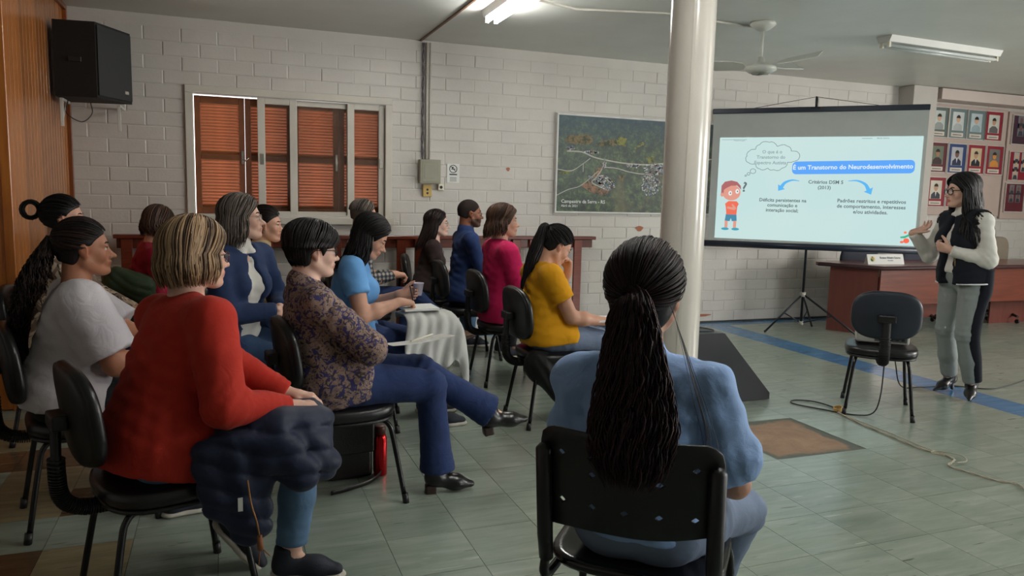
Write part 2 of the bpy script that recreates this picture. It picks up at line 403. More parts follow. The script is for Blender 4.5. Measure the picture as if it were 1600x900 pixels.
# ---- window
m_wframe=M_plain('cream_frame',srgb(205,200,188),0.4,var=0.05,vs=4)
m_shut=M_plain('shutter_brown',srgb(124,72,40),0.45,var=0.1,vs=8)
m_slat=M_plain('slat_orange',srgb(172,106,66),0.45,var=0.08,vs=9)
m_glass,nt,bb=newmat('window_glass'); bb.inputs['Transmission Weight'].default_value=1; bb.inputs['Roughness'].default_value=0.0; bb.inputs['IOR'].default_value=1.45; bb.inputs['Base Color'].default_value=(1,1,1,1)
m_chrome=M_plain('chrome',srgb(200,198,190),0.25,metal=1,var=0.03)
win=empty('window_1',(0.61,YW,1.15)); win['kind']='structure'
def wp(mb,name,mat,par=win): 
    o=mb.build(name,mat,par); 
    o.location=(-0.61,-YW,-1.15); return o
f=MB(); t=0.066
f.box((FX0,YW-0.03,FZ1-t),(FX1,YW+0.02,FZ1),bev=0.004); f.box((FX0,YW-0.03,FZ0),(FX0+t,YW+0.02,FZ1-t-0.0005),bev=0.004); f.box((FX1-t,YW-0.03,FZ0),(FX1,YW+0.02,FZ1-t-0.0005),bev=0.004)
wp(f,'window_frame',m_wframe)
wp(MB().box((FX0-0.02,YW-0.07,FZ0-0.035),(FX1+0.02,YW+0.04,FZ0+0.03),bev=0.005),'window_sill',m_wframe)
jx0,jx1,jz0,jz1=FX0+t,FX1-t,FZ0+0.03,FZ1-t
wp(MB().box((jx0-0.02,YW+0.021,jz0-0.02),(jx0,YW+0.158,jz1+0.02)).box((jx1,YW+0.021,jz0-0.02),(jx1+0.02,YW+0.158,jz1+0.02)).box((jx0,YW+0.021,jz1),(jx1,YW+0.158,jz1+0.02)).box((jx0,YW+0.041,jz0-0.02),(jx1,YW+0.158,jz0-0.002)),'window_jamb',m_wframe)
def sash(x0,x1,y,lw,rw,nm):
    s=MB(); z0,z1=jz0,jz1-0.004; a=0.052
    s.box((x0,y,z0),(x0+lw,y+0.026,z1),bev=0.003); s.box((x1-rw,y,z0),(x1,y+0.026,z1),bev=0.003)
    s.box((x0+lw,y,z1-a),(x1-rw,y+0.026,z1),bev=0.003); s.box((x0+lw,y,z0),(x1-rw,y+0.026,z0+a),bev=0.003)
    o=wp(s,nm,m_wframe)
    p=MB().box((x0+lw-0.004,y+0.011,z0+a-0.004),(x1-rw+0.004,y+0.015,z1-a+0.004)); g=p.build('pane',m_glass,o)
    return o
s1=sash(0.295,0.645,YW+0.012,0.066,0.066,'sliding_sash'); s2=sash(0.60,1.17,YW+0.044,0.05,0.062,'sliding_sash'); s3=sash(1.11,1.462,YW+0.012,0.066,0.05,'sliding_sash')
for (x,so) in ((0.33,s1),(1.435,s3)):
    MB().box((x-0.016,YW+0.006,1.66),(x+0.016,YW+0.0115,1.76),bev=0.002).build('latch',m_chrome,so)
slatm=None
def leaf(x0,x1,gap=0.0,open_=0.0,top=jz1-0.015):
    z0,z1=jz0+0.004,top; st_=0.052; y=YW+0.085; w=x1-x0
    root=MB(); root.box((0,0,z0),(st_,0.034,z1),bev=0.003); root.box((w-st_,0,z0),(w,0.034,z1),bev=0.003)
    for (a,c) in ((z0,z0+0.075),(1.69,1.745),(z1-0.07,z1)): root.box((st_,0,a),(w-st_,0.034,c),bev=0.003)
    o=root.build('shutter',m_shut,win); o.location=(x0-0.61,y-YW,-1.15); o.rotation_euler=(0,0,open_)
    sm=MB(); ws=w-2*st_+0.006; R=Matrix.Rotation(math.radians(-46),3,'X')
    sm.box((0,-0.0200,-0.0022),(ws,0.0200,0.0022),rot=R,org=(0,0,0)); sm.box((0,-0.0175,0.0085),(ws,-0.0125,0.0185)); me=sm.mesh('slat',m_slat)
    for (a,c) in ((z0+0.075,1.69),(1.745,z1-0.07)):
        n=int((c-a)/0.0272)
        for k in range(n): inst('slat',me,o,(st_-0.003,0.017,a+(k+0.5)*(c-a)/n))
    return o
wl_=(jx1-jx0-0.012)/4
l1=leaf(jx0+0.005,jx0+0.008+wl_,top=jz1-0.009); l2=leaf(jx0+0.010+wl_,jx0+0.006+2*wl_,top=jz1-0.010); leaf(jx0+0.008+2*wl_,jx0+0.006+3*wl_); leaf(jx0+0.008+3*wl_,jx1-0.002)
q=MB(); q.box((wl_-0.03,-0.012,1.66),(wl_-0.008,0.0,1.78),bev=0.002); q.tube(ptsmooth([(wl_-0.018,-0.012,1.70),(wl_+0.0,-0.035,1.69),(wl_+0.03,-0.03,1.715),(wl_+0.035,-0.014,1.72)],4),0.005,6)
q.build('shutter_latch',m_chrome,l1)
q=MB(); q.box((wl_*1-0.034,-0.012,1.62),(wl_-0.012,0.0,1.78),bev=0.002); q.cyl((wl_-0.024,-0.03,1.70),(wl_-0.024,-0.01,1.70),0.012,10)
q.build('shutter_latch',m_chrome,[o for o in win.children if o.name.startswith('shutter')][2])
# ---- rail along the back wall
m_rail=M_wood('rail_redwood',srgb(92,34,18),srgb(122,52,30),0.3,'x')
rail=empty('wooden_rail',(1.4,7.3,0),0,'dark red wooden rail on square posts along the brick wall','rail')
MB().box((-2.3,-0.05,0.985),(2.3,0.05,1.02),bev=0.006).build('top_rail',m_rail,rail)
MB().box((-2.28,0.0,0.90),(2.28,0.03,0.985),bev=0.003).build('under_rail',m_rail,rail)
pmh=MB().box((-0.045,-0.03,0.0),(0.045,0.0,0.984),bev=0.004).mesh('post',m_rail)
for x in (-0.80,-0.55,0.36,0.98,1.60,1.78,2.80,2.99,3.5): inst('post',pmh,rail,(x-1.4,0,0))
# ---- wall fittings
m_grey=M_plain('greybeige_metal',srgb(150,148,130),0.45,var=0.04)
eb=MB().box((1.80,YW-0.095,1.53),(2.01,YW-0.012,1.765),bev=0.005).build('electrical_box',m_grey)
tag(eb,'grey beige metal fuse box under the conduits on the brick wall','electrical box')
MB().box((1.82,YW-0.099,1.545),(1.99,YW-0.0945,1.75),bev=0.002).build('door',m_grey,eb)
MB().box((1.845,YW-0.102,1.58),(1.955,YW-0.0988,1.72),bev=0.001).build('cover',m_grey,eb)
m_pl=M_plain('ivory_plastic',srgb(222,216,196),0.4,var=0.03); m_ply=M_plain('yellow_plastic',srgb(200,168,96),0.4,var=0.03)
m_blk=M_plain('black_plastic',srgb(22,22,24),0.45,var=0.05)
o=MB().box((1.845,YW-0.035,1.40),(1.935,YW-0.012,1.52),bev=0.004).build('wall_socket',m_ply); tag(o,'yellowed socket plate directly beneath the fuse box','socket')
MB().cyl((1.89,YW-0.036,1.47),(1.89,YW-0.034,1.47),0.012,10).cyl((1.89,YW-0.036,1.435),(1.89,YW-0.034,1.435),0.012,10).build('socket_hole',m_blk,o)
o=MB().box((2.0,YW-0.035,1.465),(2.06,YW-0.012,1.528),bev=0.004).build('wall_socket',m_pl); tag(o,'small ivory socket at lower right corner of fuse box','socket')
MB().cyl((2.03,YW-0.037,1.497),(2.03,YW-0.034,1.497),0.016,10).build('socket_hole',m_blk,o)
b=MB(); b.tube([(1.875,YW-0.027,1.762),(1.875,YW-0.027,ZC-0.02)],0.012,8); b.tube([(1.908,YW-0.027,1.762),(1.908,YW-0.027,ZC-0.02)],0.009,8)
tag(b.build('wall_conduit',m_cond),'pair of straight cream conduits rising from fuse box to ceiling','conduit')
b=MB(); 
for s_ in (0,1): b.tube([(1.838+0.008*math.sin(k*0.9+s_*2.4),YW-0.022-0.006*s_,1.765+(ZC-1.79)*k/30) for k in range(31)],0.0055,6)
tag(b.build('loose_cable',M_plain('grey_cable',srgb(92,88,96),0.5)),'loose grey twisted cable beside the cream wall conduits','cable')
m_paper=M_plain('white_paper',srgb(226,226,222),0.6,var=0.02); m_ink=M_plain('ink',srgb(40,42,48),0.6)
sg=MB().box((2.095,YW-0.013,1.545),(2.225,YW-0.0105,1.735)).build('no_smoking_sign',m_paper); tag(sg,'small white no smoking notice on the wall beside fuse box','sign')
b=MB(); b.tube([(2.16+0.038*math.cos(a*PI/12),YW-0.0145,1.683+0.038*math.sin(a*PI/12)) for a in range(25)],0.0035,4,cap=False); b.tube([(2.133,YW-0.0145,1.71),(2.187,YW-0.0145,1.656)],0.003,4); b.box((2.14,YW-0.0145,1.678),(2.18,YW-0.0135,1.686))
b.sphere((2.155,YW-0.0135,1.697),0.009,8,6); b.box((2.12,YW-0.014,1.622),(2.2,YW-0.0132,1.634))
for k in range(4): b.box((2.125,YW-0.014,1.56+k*0.012),(2.195,YW-0.0132,1.564+k*0.012))
b.build('print',m_ink,sg)
# ---- loudspeaker
m_spk=M_plain('speaker_black',srgb(16,15,15),0.7,var=0.1,bs=0.3,bscale=300); m_grl=M_plain('grille_black',srgb(30,33,34),0.55,var=0.05,bs=0.4,bscale=600)
sp=empty('loudspeaker',(-0.95,6.9,2.1),0,'black trapezoid loudspeaker mounted high in the left corner','loudspeaker')
poly=[(-1.19+0.95,6.74-6.9),(-0.90+0.95,6.70-6.9),(-0.70+0.95,7.10-6.9),(-1.19+0.95,7.2-6.9)]
MB().prism(poly,0,0.565).build('cabinet',m_spk,sp)
g=MB(); p0,p1=Vector(poly[1]),Vector(poly[2]); d_=(p1-p0).normalized(); n_=Vector((d_.y,-d_.x)); a=p0+d_*0.012; c=p1-d_*0.012
g.prism([tuple(a+n_*0.001),tuple(a+n_*0.012),tuple(c+n_*0.012),tuple(c+n_*0.001)][::-1],0.02,0.545); g.build('grille',m_grl,sp)
e1=c-d_*0.10; e2=c-d_*0.05
MB().prism([tuple(e1+n_*0.0125),tuple(e1+n_*0.0145),tuple(e2+n_*0.0145),tuple(e2+n_*0.0125)][::-1],0.07,0.095).build('badge',m_chrome,sp)
MB().box((-0.14,-0.19,0.26),(-0.05,-0.165,0.30),bev=0.004).build('side_handle',m_blk,sp)
m_wmet=M_plain('white_metal',srgb(206,204,196),0.4,var=0.03)
for (x,y,rz) in ((-1.16,6.80,0),(-0.80,7.10,0)):
    br=MB(); 
    br.box((x-0.012,y,2.075),(x+0.012,YW-0.012 if x>-1 else y+0.3,2.095),bev=0.002); br.box((x-0.012,(y if x<-1 else y),1.88),(x+0.012,y+0.014,2.075),bev=0.002)
    br.tube([(x,y+0.01,1.90),(x,y+0.17,2.075)],0.006,6)
    o=br.build('speaker_bracket',m_wmet)
    tag(o,'white metal bracket on wood panelling, left under the loudspeaker' if x<-1 else 'white metal bracket on brick wall, right under the loudspeaker','bracket')
o=MB().tube(ptsmooth([(-1.14,6.95,2.09),(-1.15,6.93,1.99),(-1.05,6.95,1.93),(-0.98,6.98,2.0),(-0.99,7.0,2.09)],6),0.004,6).build('speaker_cable',m_blk); tag(o,'thin black cable loop dangling under the corner loudspeaker','cable')
# ---- luminaires
m_lum=M_plain('luminaire_white',srgb(205,205,200),0.35,var=0.02)
m_tube_on=M_emit('lit_tube',(1.0,0.985,0.94),60.0)
m_tube_off,nt,bb=newmat('unlit_tube'); bb.inputs['Base Color'].default_value=rgb(srgb(205,210,208)); bb.inputs['Roughness'].default_value=0.2
def luminaire(loc,rz,on,label,length=1.25):
    r=empty('ceiling_light',loc,rz,label,'light'); h=length/2
    q=MB(); q.prism([(-0.085,-0.001),(0.085,-0.001),(0.06,-0.055),(-0.06,-0.055)][::-1],-h,h,axis='x'); q.build('housing',m_lum,r)
    for s in (-1,1):
        MB().tube([(-h+0.03,s*0.038,-0.083),(h-0.03,s*0.038,-0.083)],0.0145,12).build('tube',m_tube_on if on else m_tube_off,r)
        for e in (-1,1):
            MB().box((e*(h-0.022)-0.012,s*0.038-0.015,-0.10),(e*(h-0.022)+0.012,s*0.038+0.015,-0.055),bev=0.003).build('lamp_holder',m_pl,r)
    return r
luminaire((2.04,5.42,ZC),PI/2-0.02,True,'lit twin-tube ceiling light near the round column')
luminaire((6.2,5.35,ZC),0.04,False,'unlit twin-tube ceiling light above the speaker on the right',1.45)
luminaire((2.04,2.2,ZC),PI/2,True,'lit twin-tube ceiling light above the viewer, right of the seats')
# ---- ceiling fan
fan=empty('ceiling_fan',(4.22,5.38,ZC),0,'white three bladed ceiling fan between column and screen','fan')
m_fan=M_plain('fan_paint',srgb(196,198,190),0.35,var=0.03)
MB().lathe([(0,0),(0.10,0),(0.105,-0.02),(0.06,-0.055),(0.03,-0.07),(0,-0.07)],20).build('canopy',m_fan,fan)
MB().cyl((0,0,-0.06),(0,0,-0.33),0.012,10).build('downrod',m_fan,fan)
MB().lathe([(0,-0.28),(0.025,-0.28),(0.03,-0.32),(0.075,-0.345),(0.125,-0.36),(0.13,-0.385),(0.09,-0.41),(0,-0.415)],28).build('motor',m_fan,fan)
q=MB(); q.lathe([(0.03,-0.412),(0.075,-0.412),(0.07,-0.418),(0.03,-0.418)],20); 
for k in range(6):
    a=k*PI/3; q.box((0.02*math.cos(a)-0.006,0.02*math.sin(a)-0.006,-0.42),(0.07*math.cos(a)+0.006,0.07*math.sin(a)+0.006,-0.415))
q.build('motor_vent',m_grey,fan)
bl=MB(); v=[]
for x,w in ((0.11,0.03),(0.17,0.05),(0.2,0.058),(0.44,0.062),(0.455,0.05)): v+= [(x,-w,-0.375-0.5*w),(x,w,-0.375+0.5*w)]
v+=[(x,y,z-0.006) for x,y,z in v]; n=10; fs=[]
for i in range(4): fs+=[(2*i,2*i+2,2*i+3,2*i+1),(n+2*i,n+2*i+1,n+2*i+3,n+2*i+2),(2*i,n+2*i,n+2*i+2,2*i+2),(2*i+1,2*i+3,n+2*i+3,n+2*i+1)]
fs+=[(0,1,n+1,n),(8,n+8,n+9,9)]
bl.add(v,fs); bme=bl.mesh('blade',m_fan)
for a in (-62,12,112): inst('blade',bme,fan,(0,0,0.03),(0,-0.10,math.radians(a)))
# ================================================================== screen, desk, pictures
m_bar=M_plain('navy_bar',srgb(26,36,54),0.35,var=0.05)
m_scr=M_plain('screen_fabric',srgb(196,200,196),0.75,var=0.02)
m_sblk=M_plain('tripod_black',srgb(24,28,36),0.35,metal=0.3,var=0.05)
scr=empty('projection_screen',(5.175,7.333,0),math.atan2(-0.697,0.717),'grey white projection screen on black tripod showing a lit slide','projection screen')
MB().box((-0.012,-0.006,0.985),(2.125,-0.002,2.40)).build('screen_fabric',m_scr,scr)
MB().box((-0.025,-0.02,2.395),(2.13,0.015,2.452),bev=0.006).build('top_bar',m_bar,scr)
q=MB(); q.tube([(-0.05,0.005,0.945),(2.17,0.005,0.965)],0.036,16); q.build('case_tube',m_bar,scr)
q=MB(); q.tube([(1.05,0.05,0.09),(1.05,0.05,2.56)],0.0135,10); q.build('pole',m_sblk,scr)
q=MB(); q.tube([(1.05,0.05,2.545),(1.05,-0.03,2.55)],0.009,8); q.tube([(1.05,-0.03,2.55),(1.05,-0.03,2.44)],0.006,8); q.box((1.0,-0.035,2.43),(1.10,-0.021,2.446)); q.build('hook',m_sblk,scr)
q=MB(); q.tube([(0.42,0,2.452),(1.05,-0.0,2.555)],0.003,5);q.tube([(1.66,0,2.452),(1.05,-0.0,2.555)],0.003,5); q.build('hanging_wire',m_sblk,scr)
m_knob=M_plain('grey_joint',srgb(176,172,164),0.4)
q=MB(); q.cyl((1.05,0.05,0.40),(1.05,0.05,0.45),0.03,14); q.build('collar',m_knob,scr)
q=MB(); q.cyl((1.05,0.05,0.085),(1.05,0.05,0.125),0.026,14); q.build('collar',m_knob,scr)
scw=Vector((5.175+1.05*0.717+0.05*0.697,7.333-1.05*0.697+0.05*0.717,0))
for fx,fy in ((5.55,6.72),(6.25,6.03),(6.36,6.90)):
    d=Vector((fx,fy,0))-scw; R=Matrix.Rotation(-math.atan2(-0.697,0.717),3,'Z'); d=R@d
    c0=Vector((1.05,0.05,0.43))
    q=MB(); q.tube([c0,Vector((1.05+d.x,0.05+d.y,0.012))],0.011,8); q.tube([Vector((1.05,0.05,0.105)),c0+(Vector((1.05+d.x,0.05+d.y,0.012))-c0)*0.5],0.0065,6)
    q.sphere((1.05+d.x,0.05+d.y,0.015),0.014,8,6); q.build('leg',m_sblk,scr)
# slide
EK=2**(-SC.view_settings.exposure)
m_sbg,nt,bb=newmat('slide_light'); v=coords(nt,(0.6,1,0.8)); n=noise(nt,v,1.3,2)
L(nt,ramp(nt,n,[(0.3,srgb(196,226,226)),(0.7,srgb(206,230,226))]),bb.inputs['Emission Color']); bb.inputs['Emission Strength'].default_value=0.98*EK; bb.inputs['Base Color'].default_value=(0,0,0,1); bb.inputs['Specular IOR Level'].default_value=0.05
slide=MB().box((0.068,-0.0085,1.012),(2.092,-0.0062,2.135)).build('slide',m_sbg,scr)
E_=lambda n,c,s=1.0:M_emit(n,srgb(*c),s*EK)
e_dk=E_('slide_grey',(104,118,122)); e_w=E_('slide_white',(226,240,248)); e_bl=E_('slide_blue',(98,168,250)); e_ar=E_('slide_arrow',(96,184,244)); e_gr=E_('slide_faint',(150,170,174))
def flat(name,poly,mat,y=-0.0092,par=slide,t=0.0006):
    return MB().prism([(p[0],p[1]) for p in poly][::1],y,y-t,axis='y').build(name,mat,par)
def rrect(x0,z0,x1,z1,r,n=8,sh=0.0):
    out=[]
    for cx,cz,a in ((x1-r,z1-r,0),(x0+r,z1-r,90),(x0+r,z0+r,180),(x1-r,z0+r,270)):
        for k in range(n+1):
            t=math.radians(a+90*k/n); out.append((cx+r*math.cos(t),cz+r*math.sin(t)))
    return [(x,z+sh*(x-x0)) for x,z in out]
def ell(cx,cz,rx,rz,n=20,rot=0):
    c,s=math.cos(rot),math.sin(rot)
    return [(cx+rx*math.cos(2*PI*k/n)*c-rz*math.sin(2*PI*k/n)*s,cz+rx*math.cos(2*PI*k/n)*s+rz*math.sin(2*PI*k/n)*c) for k in range(n)]
flat('title_band',rrect(0.852,1.735,2.035,1.872,0.045,sh=0.02),e_bl)
def T(body,size,mat,x,z,rot=0,name='lettering'): return text(name,body,size,mat,slide,(x,-0.0105,z),(PI/2,-rot,0),extra=size*0.022)
T('É um Transtorno do Neurodesenvolvimento',0.064,e_w,1.44,1.817,0.02)
T('O que é o',0.05,e_gr,0.635,1.975); T('Transtorno do',0.05,e_gr,0.625,1.918); T('Espectro Autista',0.05,e_gr,0.62,1.858)
T('Critérios DSM 5',0.052,e_dk,1.20,1.655); T('(2013)',0.05,e_dk,1.19,1.597)
for k,t in enumerate(('Déficits persistentes na','comunicação e','interação social;')): T(t,0.052,e_dk,0.775,1.452-k*0.055)
for k,t in enumerate(('Padrões restritos e repetitivos','de comportamento, interesses','e/ou atividades.')): T(t,0.053,e_dk,1.655,1.462-k*0.057)
T('?',0.15,e_dk,0.365,1.585,-0.1)
MB().box((0.09,-0.0095,2.108),(0.36,-0.009,2.113)).build('toolbar_mark',e_gr,slide); MB().box((1.52,-0.0095,2.112),(1.62,-0.009,2.118)).build('toolbar_mark',e_gr,slide)
T('Transtorno.pptx',0.018,e_gr,0.28,2.10); T('Modo leitura',0.022,e_gr,1.72,2.116)
# thought cloud outline
lob=[(0.40,1.945,0.065,100,260),(0.50,2.0,0.085,60,200),(0.635,2.02,0.085,20,160),(0.79,1.985,0.08,-10,120),(0.87,1.925,0.055,-70,80),(0.755,1.85,0.085,-110,0),(0.62,1.85,0.07,-150,-40),(0.50,1.855,0.07,-170,-60),(0.415,1.89,0.05,170,280)]
pts=[]
cl=[(0.372,1.93),(0.40,1.99),(0.46,2.005),(0.50,2.055),(0.60,2.08),(0.685,2.035),(0.78,2.04),(0.83,1.985),(0.895,1.975),(0.915,1.91),(0.85,1.87),(0.80,1.865),(0.745,1.80),(0.66,1.785),(0.60,1.80),(0.52,1.79),(0.47,1.845),(0.40,1.855),(0.362,1.895)]
q=MB()
for i in range(len(cl)):
    a=Vector((cl[i][0],0,cl[i][1])); c=Vector((cl[(i+1)%len(cl)][0],0,cl[(i+1)%len(cl)][1])); mid=(a+c)/2; ctr=Vector((0.64,0,1.93)); o_=(mid-ctr).normalized()*(c-a).length*0.22
    seg=[a*(1-t)**2+(mid+o_*2)*2*t*(1-t)+c*t*t for t in [k/6 for k in range(7)]]
    q.tube([(p.x,-0.0095,p.z) for p in seg],0.0025,4,cap=False)
for cx,cz,r in ((0.445,1.765,0.026),(0.40,1.735,0.014),(0.37,1.715,0.008)):
    q.tube([(cx+r*1.15*math.cos(k*PI/8),-0.0095,cz+r*math.sin(k*PI/8)) for k in range(17)],0.0025,4,cap=False)
q.build('thought_cloud',e_dk,slide)
def arrow(name,pts,w,head):
    P=ptsmooth([(a,0,b_) for a,b_ in pts],6); up=[];dn=[]
    for i,p in enumerate(P):
        t=(P[min(i+1,len(P)-1)]-P[max(i-1,0)]).normalized(); n_=Vector((-t.z,0,t.x)); ww=w*(0.15+0.85*i/len(P))
        up.append(p+n_*ww); dn.append(p-n_*ww)
    t=(P[-1]-P[-2]).normalized(); n_=Vector((-t.z,0,t.x)); e=P[-1]
    poly=up+[e+n_*head,e+t*head*1.25,e-n_*head]+dn[::-1]
    return flat(name,[(p.x,p.z) for p in poly],e_ar)
arrow('arrow',[(0.935,1.665),(0.86,1.672),(0.79,1.645),(0.755,1.60)],0.02,0.045)
arrow('arrow',[(1.42,1.672),(1.51,1.675),(1.585,1.64),(1.62,1.585)],0.02,0.048)
# drawing of a puzzled boy
sk=E_('draw_skin',(226,158,140)); hr=E_('draw_hair',(176,108,108)); sh_=E_('draw_shirt',(240,116,92)); st_=E_('draw_shorts',(78,140,170)); so_=E_('draw_shoe',(70,164,190)); ew=E_('draw_eye',(235,235,235)); 
for s in (-1,1):
    flat('boy_leg',[(0.235+s*0.047-0.016,1.13),(0.235+s*0.047+0.016,1.13),(0.235+s*0.047+0.017,1.23),(0.235+s*0.047-0.017,1.23)],sk)
    flat('boy_shoe',ell(0.235+s*0.056,1.118,0.042,0.015),so_,-0.0098)
flat('boy_shorts',[(0.172,1.21),(0.225,1.205),(0.237,1.24),(0.25,1.205),(0.302,1.212),(0.295,1.285),(0.18,1.285)],st_,-0.0098)
flat('boy_shirt',[(0.185,1.28),(0.295,1.28),(0.30,1.37),(0.315,1.40),(0.29,1.43),(0.20,1.43),(0.165,1.40),(0.175,1.36)],sh_,-0.0104)
flat('boy_arm',[(0.19,1.345),(0.27,1.33),(0.292,1.35),(0.25,1.40),(0.235,1.39),(0.255,1.36),(0.19,1.37)],sk,-0.011)
flat('boy_head',ell(0.228,1.525,0.098,0.088),sk,-0.0104); flat('boy_ear',ell(0.128,1.50,0.02,0.022),sk,-0.0104)
flat('boy_hair',[(0.115,1.51),(0.115,1.60),(0.15,1.645),(0.22,1.66),(0.285,1.645),(0.325,1.60),(0.33,1.56),(0.285,1.605),(0.22,1.60),(0.255,1.62),(0.17,1.575),(0.145,1.555),(0.14,1.51),(0.13,1.525)],hr,-0.011)
for cx,cz in ((0.215,1.518),(0.29,1.54)):
    flat('boy_eye',ell(cx,cz,0.02,0.026),ew,-0.0112); flat('boy_pupil',ell(cx+0.003,cz,0.007,0.009),e_dk,-0.0119)
flat('logo_mark',ell(2.0,1.15,0.014,0.012),E_('logo_orange',(250,130,84)),-0.0095)
flat('logo_mark',[(1.955,1.105),(2.0,1.115),(2.05,1.145),(2.045,1.12),(2.0,1.09),(1.96,1.09)],E_('logo_green',(70,180,140)),-0.0098)
flat('logo_mark',ell(2.015,1.065,0.028,0.026),E_('logo_red',(250,110,80)),-0.0095); flat('logo_mark',ell(1.975,1.05,0.018,0.012),E_('logo_red2',(245,120,90)),-0.0095)
# ---- desk
m_desk=M_wood('mahogany_laminate',srgb(100,46,36),srgb(134,66,46),0.3,'x',0.8); m_deskp=M_wood('mahogany_panel',srgb(98,52,46),srgb(116,62,52),0.35,'z',0.6)
m_desked=M_plain('desk_edge',srgb(66,36,40),0.35)
desk=empty('desk',(6.62,6.25,0),0,'long mahogany laminate desk with open knee space in front of brick wall','desk')
top=[(6.60,6.17),(10.6,6.17),(10.6,6.90),(6.58,6.90),(6.28,6.82),(6.26,6.74)]
q=MB(); q.prism([(x-6.62,y-6.25) for x,y in top],0.735,0.772); q.build('desk_top',m_desk,desk)
q=MB(); pp=[(x-6.62,y-6.25,0.752) for x,y in [(6.26,6.76),(6.60,6.165),(10.6,6.165)]]; q.tube(pp,0.022,8); q.build('edge_band',m_desked,desk)
MB().box((0.04,0.0,0.335),(3.95,0.022,0.734)).build('front_panel',m_desk,desk)
q=MB(); a=Vector((6.64,6.27)); c=Vector((6.40,6.72)); n_=Vector((0.88,0.47))*0.02
q.prism([(p.x-6.62,p.y-6.25) for p in (a,a+n_,c+n_,c)],0,0.734); q.build('side_panel',m_deskp,desk)
for x in (2.23,):
    MB().box((x,0.35,0.0),(x+1.5,0.372,0.734)).build('inner_panel',m_deskp,desk)
MB().box((0.05,0.42,0.1),(2.0,0.44,0.6)).build('back_panel',m_deskp,desk)
# nameplate
npz=0.7725
nm=empty('name_plate',(6.62,6.42,npz),-0.10,'white tent name plate with round crest standing on the desk','name plate')
MB().prism([(0.0,0.0),(0.035,0.11),(0.07,0.0)],0.02,0.50,axis='x').build('card',m_paper,nm)
tl=math.atan2(0.035,0.11)
text('lettering','Rosane Ribeiro Soares',0.030,m_ink,nm,(0.32,0.021,0.072),(PI/2-tl,0,0)); text('lettering','Secretária',0.018,M_plain('pale_ink',srgb(120,130,150),0.6),nm,(0.32,0.0125,0.043),(PI/2-tl,0,0))
q=MB(); 
for cx,cz,rr_,mi in ((0.085,0.058,0.032,0),(0.078,0.05,0.018,1),(0.092,0.062,0.014,2),(0.085,0.075,0.010,1)):
    R=Matrix.Rotation(-tl,3,'X')
    ring=[(cx+rr_*math.cos(k*PI/8),0.0,rr_*math.sin(k*PI/8)) for k in range(16)]
    off=-0.001-0.0004*mi; pts=[(x,0.318*cz+off+z*0.318,cz+z) for x,_,z in ring]
    q.add(pts,[tuple(range(16))],mi)
q.build('crest',[M_plain('crest_cream',srgb(214,206,150),0.6),M_plain('crest_green',srgb(40,84,52),0.6),M_plain('crest_yellow',srgb(190,160,60),0.6)],nm)
# office chairs behind the desk
def sup(a,b,c,e1=0.5,e2=0.6,nu=32,nv=12):
    f=lambda v,e:math.copysign(abs(v)**e,v)
    V=[];F=[]
    for j in range(nv+1):
        p=-PI/2+PI*j/nv
        for i in range(nu):
            t=2*PI*i/nu; V.append((a*f(math.cos(p),e1)*f(math.cos(t),e2),b*f(math.cos(p),e1)*f(math.sin(t),e2),c*f(math.sin(p),e1)))
    for j in range(nv):
        for i in range(nu): F.append((j*nu+i,j*nu+(i+1)%nu,(j+1)*nu+(i+1)%nu,(j+1)*nu+i))
    return V,F
m_tan=M_plain('tan_upholstery',srgb(128,118,102),0.7,var=0.05); m_navyup=M_plain('dark_upholstery',srgb(52,56,70),0.75,var=0.05)
def office_chair(x,y,rz,mat,label,htop):
    r=empty('office_chair',(x,y,0),rz,label,'chair')
    V,F=sup(0.035,0.245,0.27,0.5,0.62); MB().add([(p[0]+0.25-(p[2]*0.0),p[1],p[2]+htop-0.27) for p in V],F,0,True).build('backrest',mat,r)
    V,F=sup(0.24,0.24,0.045,0.5,0.6); MB().add([(p[0],p[1],p[2]+0.46) for p in V],F,0,True).build('seat',mat,r)
    MB().box((0.22,-0.03,0.42),(0.26,0.03,0.7),bev=0.004).build('back_post',m_blk,r)
    MB().cyl((0,0,0.10),(0,0,0.43),0.028,12).build('column',m_blk,r)
    for k in range(5):
        a=k*2*PI/5+0.3; l=MB(); l.tube([(0,0,0.12),(0.27*math.cos(a),0.27*math.sin(a),0.085)],[0.024,0.014],8); lo=l.build('base_leg',m_blk,r)
        MB().cyl((0.27*math.cos(a),0.27*math.sin(a)-0.012,0.028),(0.27*math.cos(a),0.27*math.sin(a)+0.012,0.028),0.027,10).build('caster',m_blk,lo)
    return r
office_chair(6.98,6.70,1.35,m_navyup,'dark office chair showing under the left end of the screen, behind the desk',0.95)
office_chair(7.98,6.72,1.5,m_navyup,'dark office chair behind desk, showing beside the raised hand',0.93)
office_chair(9.32,6.75,1.5,m_tan,'tan office chair behind desk, right of the standing speaker',1.06)
# ---- black sloped floor box
m_wb=M_plain('box_black',srgb(27,28,31),0.5,var=0.08,bs=0.15,bscale=200); m_wtop=M_plain('box_top',srgb(74,82,82),0.35)
wb=MB().prism([(2.80,0.004),(3.69,0.004),(3.69,0.05),(3.27,0.505),(2.80,0.505)][::-1],4.375,4.80,axis='y').build('floor_box',m_wb)
tag(wb,'black wedge shaped floor box behind the round column','box')
MB().box((2.81,4.385,0.5055),(3.262,4.79,0.509)).build('top_plate',m_wtop,wb)
tag(MB().tube(ptsmooth([(3.0,4.6,0.515),(3.1,4.45,0.515),(3.2,4.43,0.515),(3.24,4.5,0.515),(3.15,4.65,0.515),(2.95,4.7,0.515)],5),0.004,6).build('box_cable',m_blk),'thin cable lying on top of black wedge box','cable')
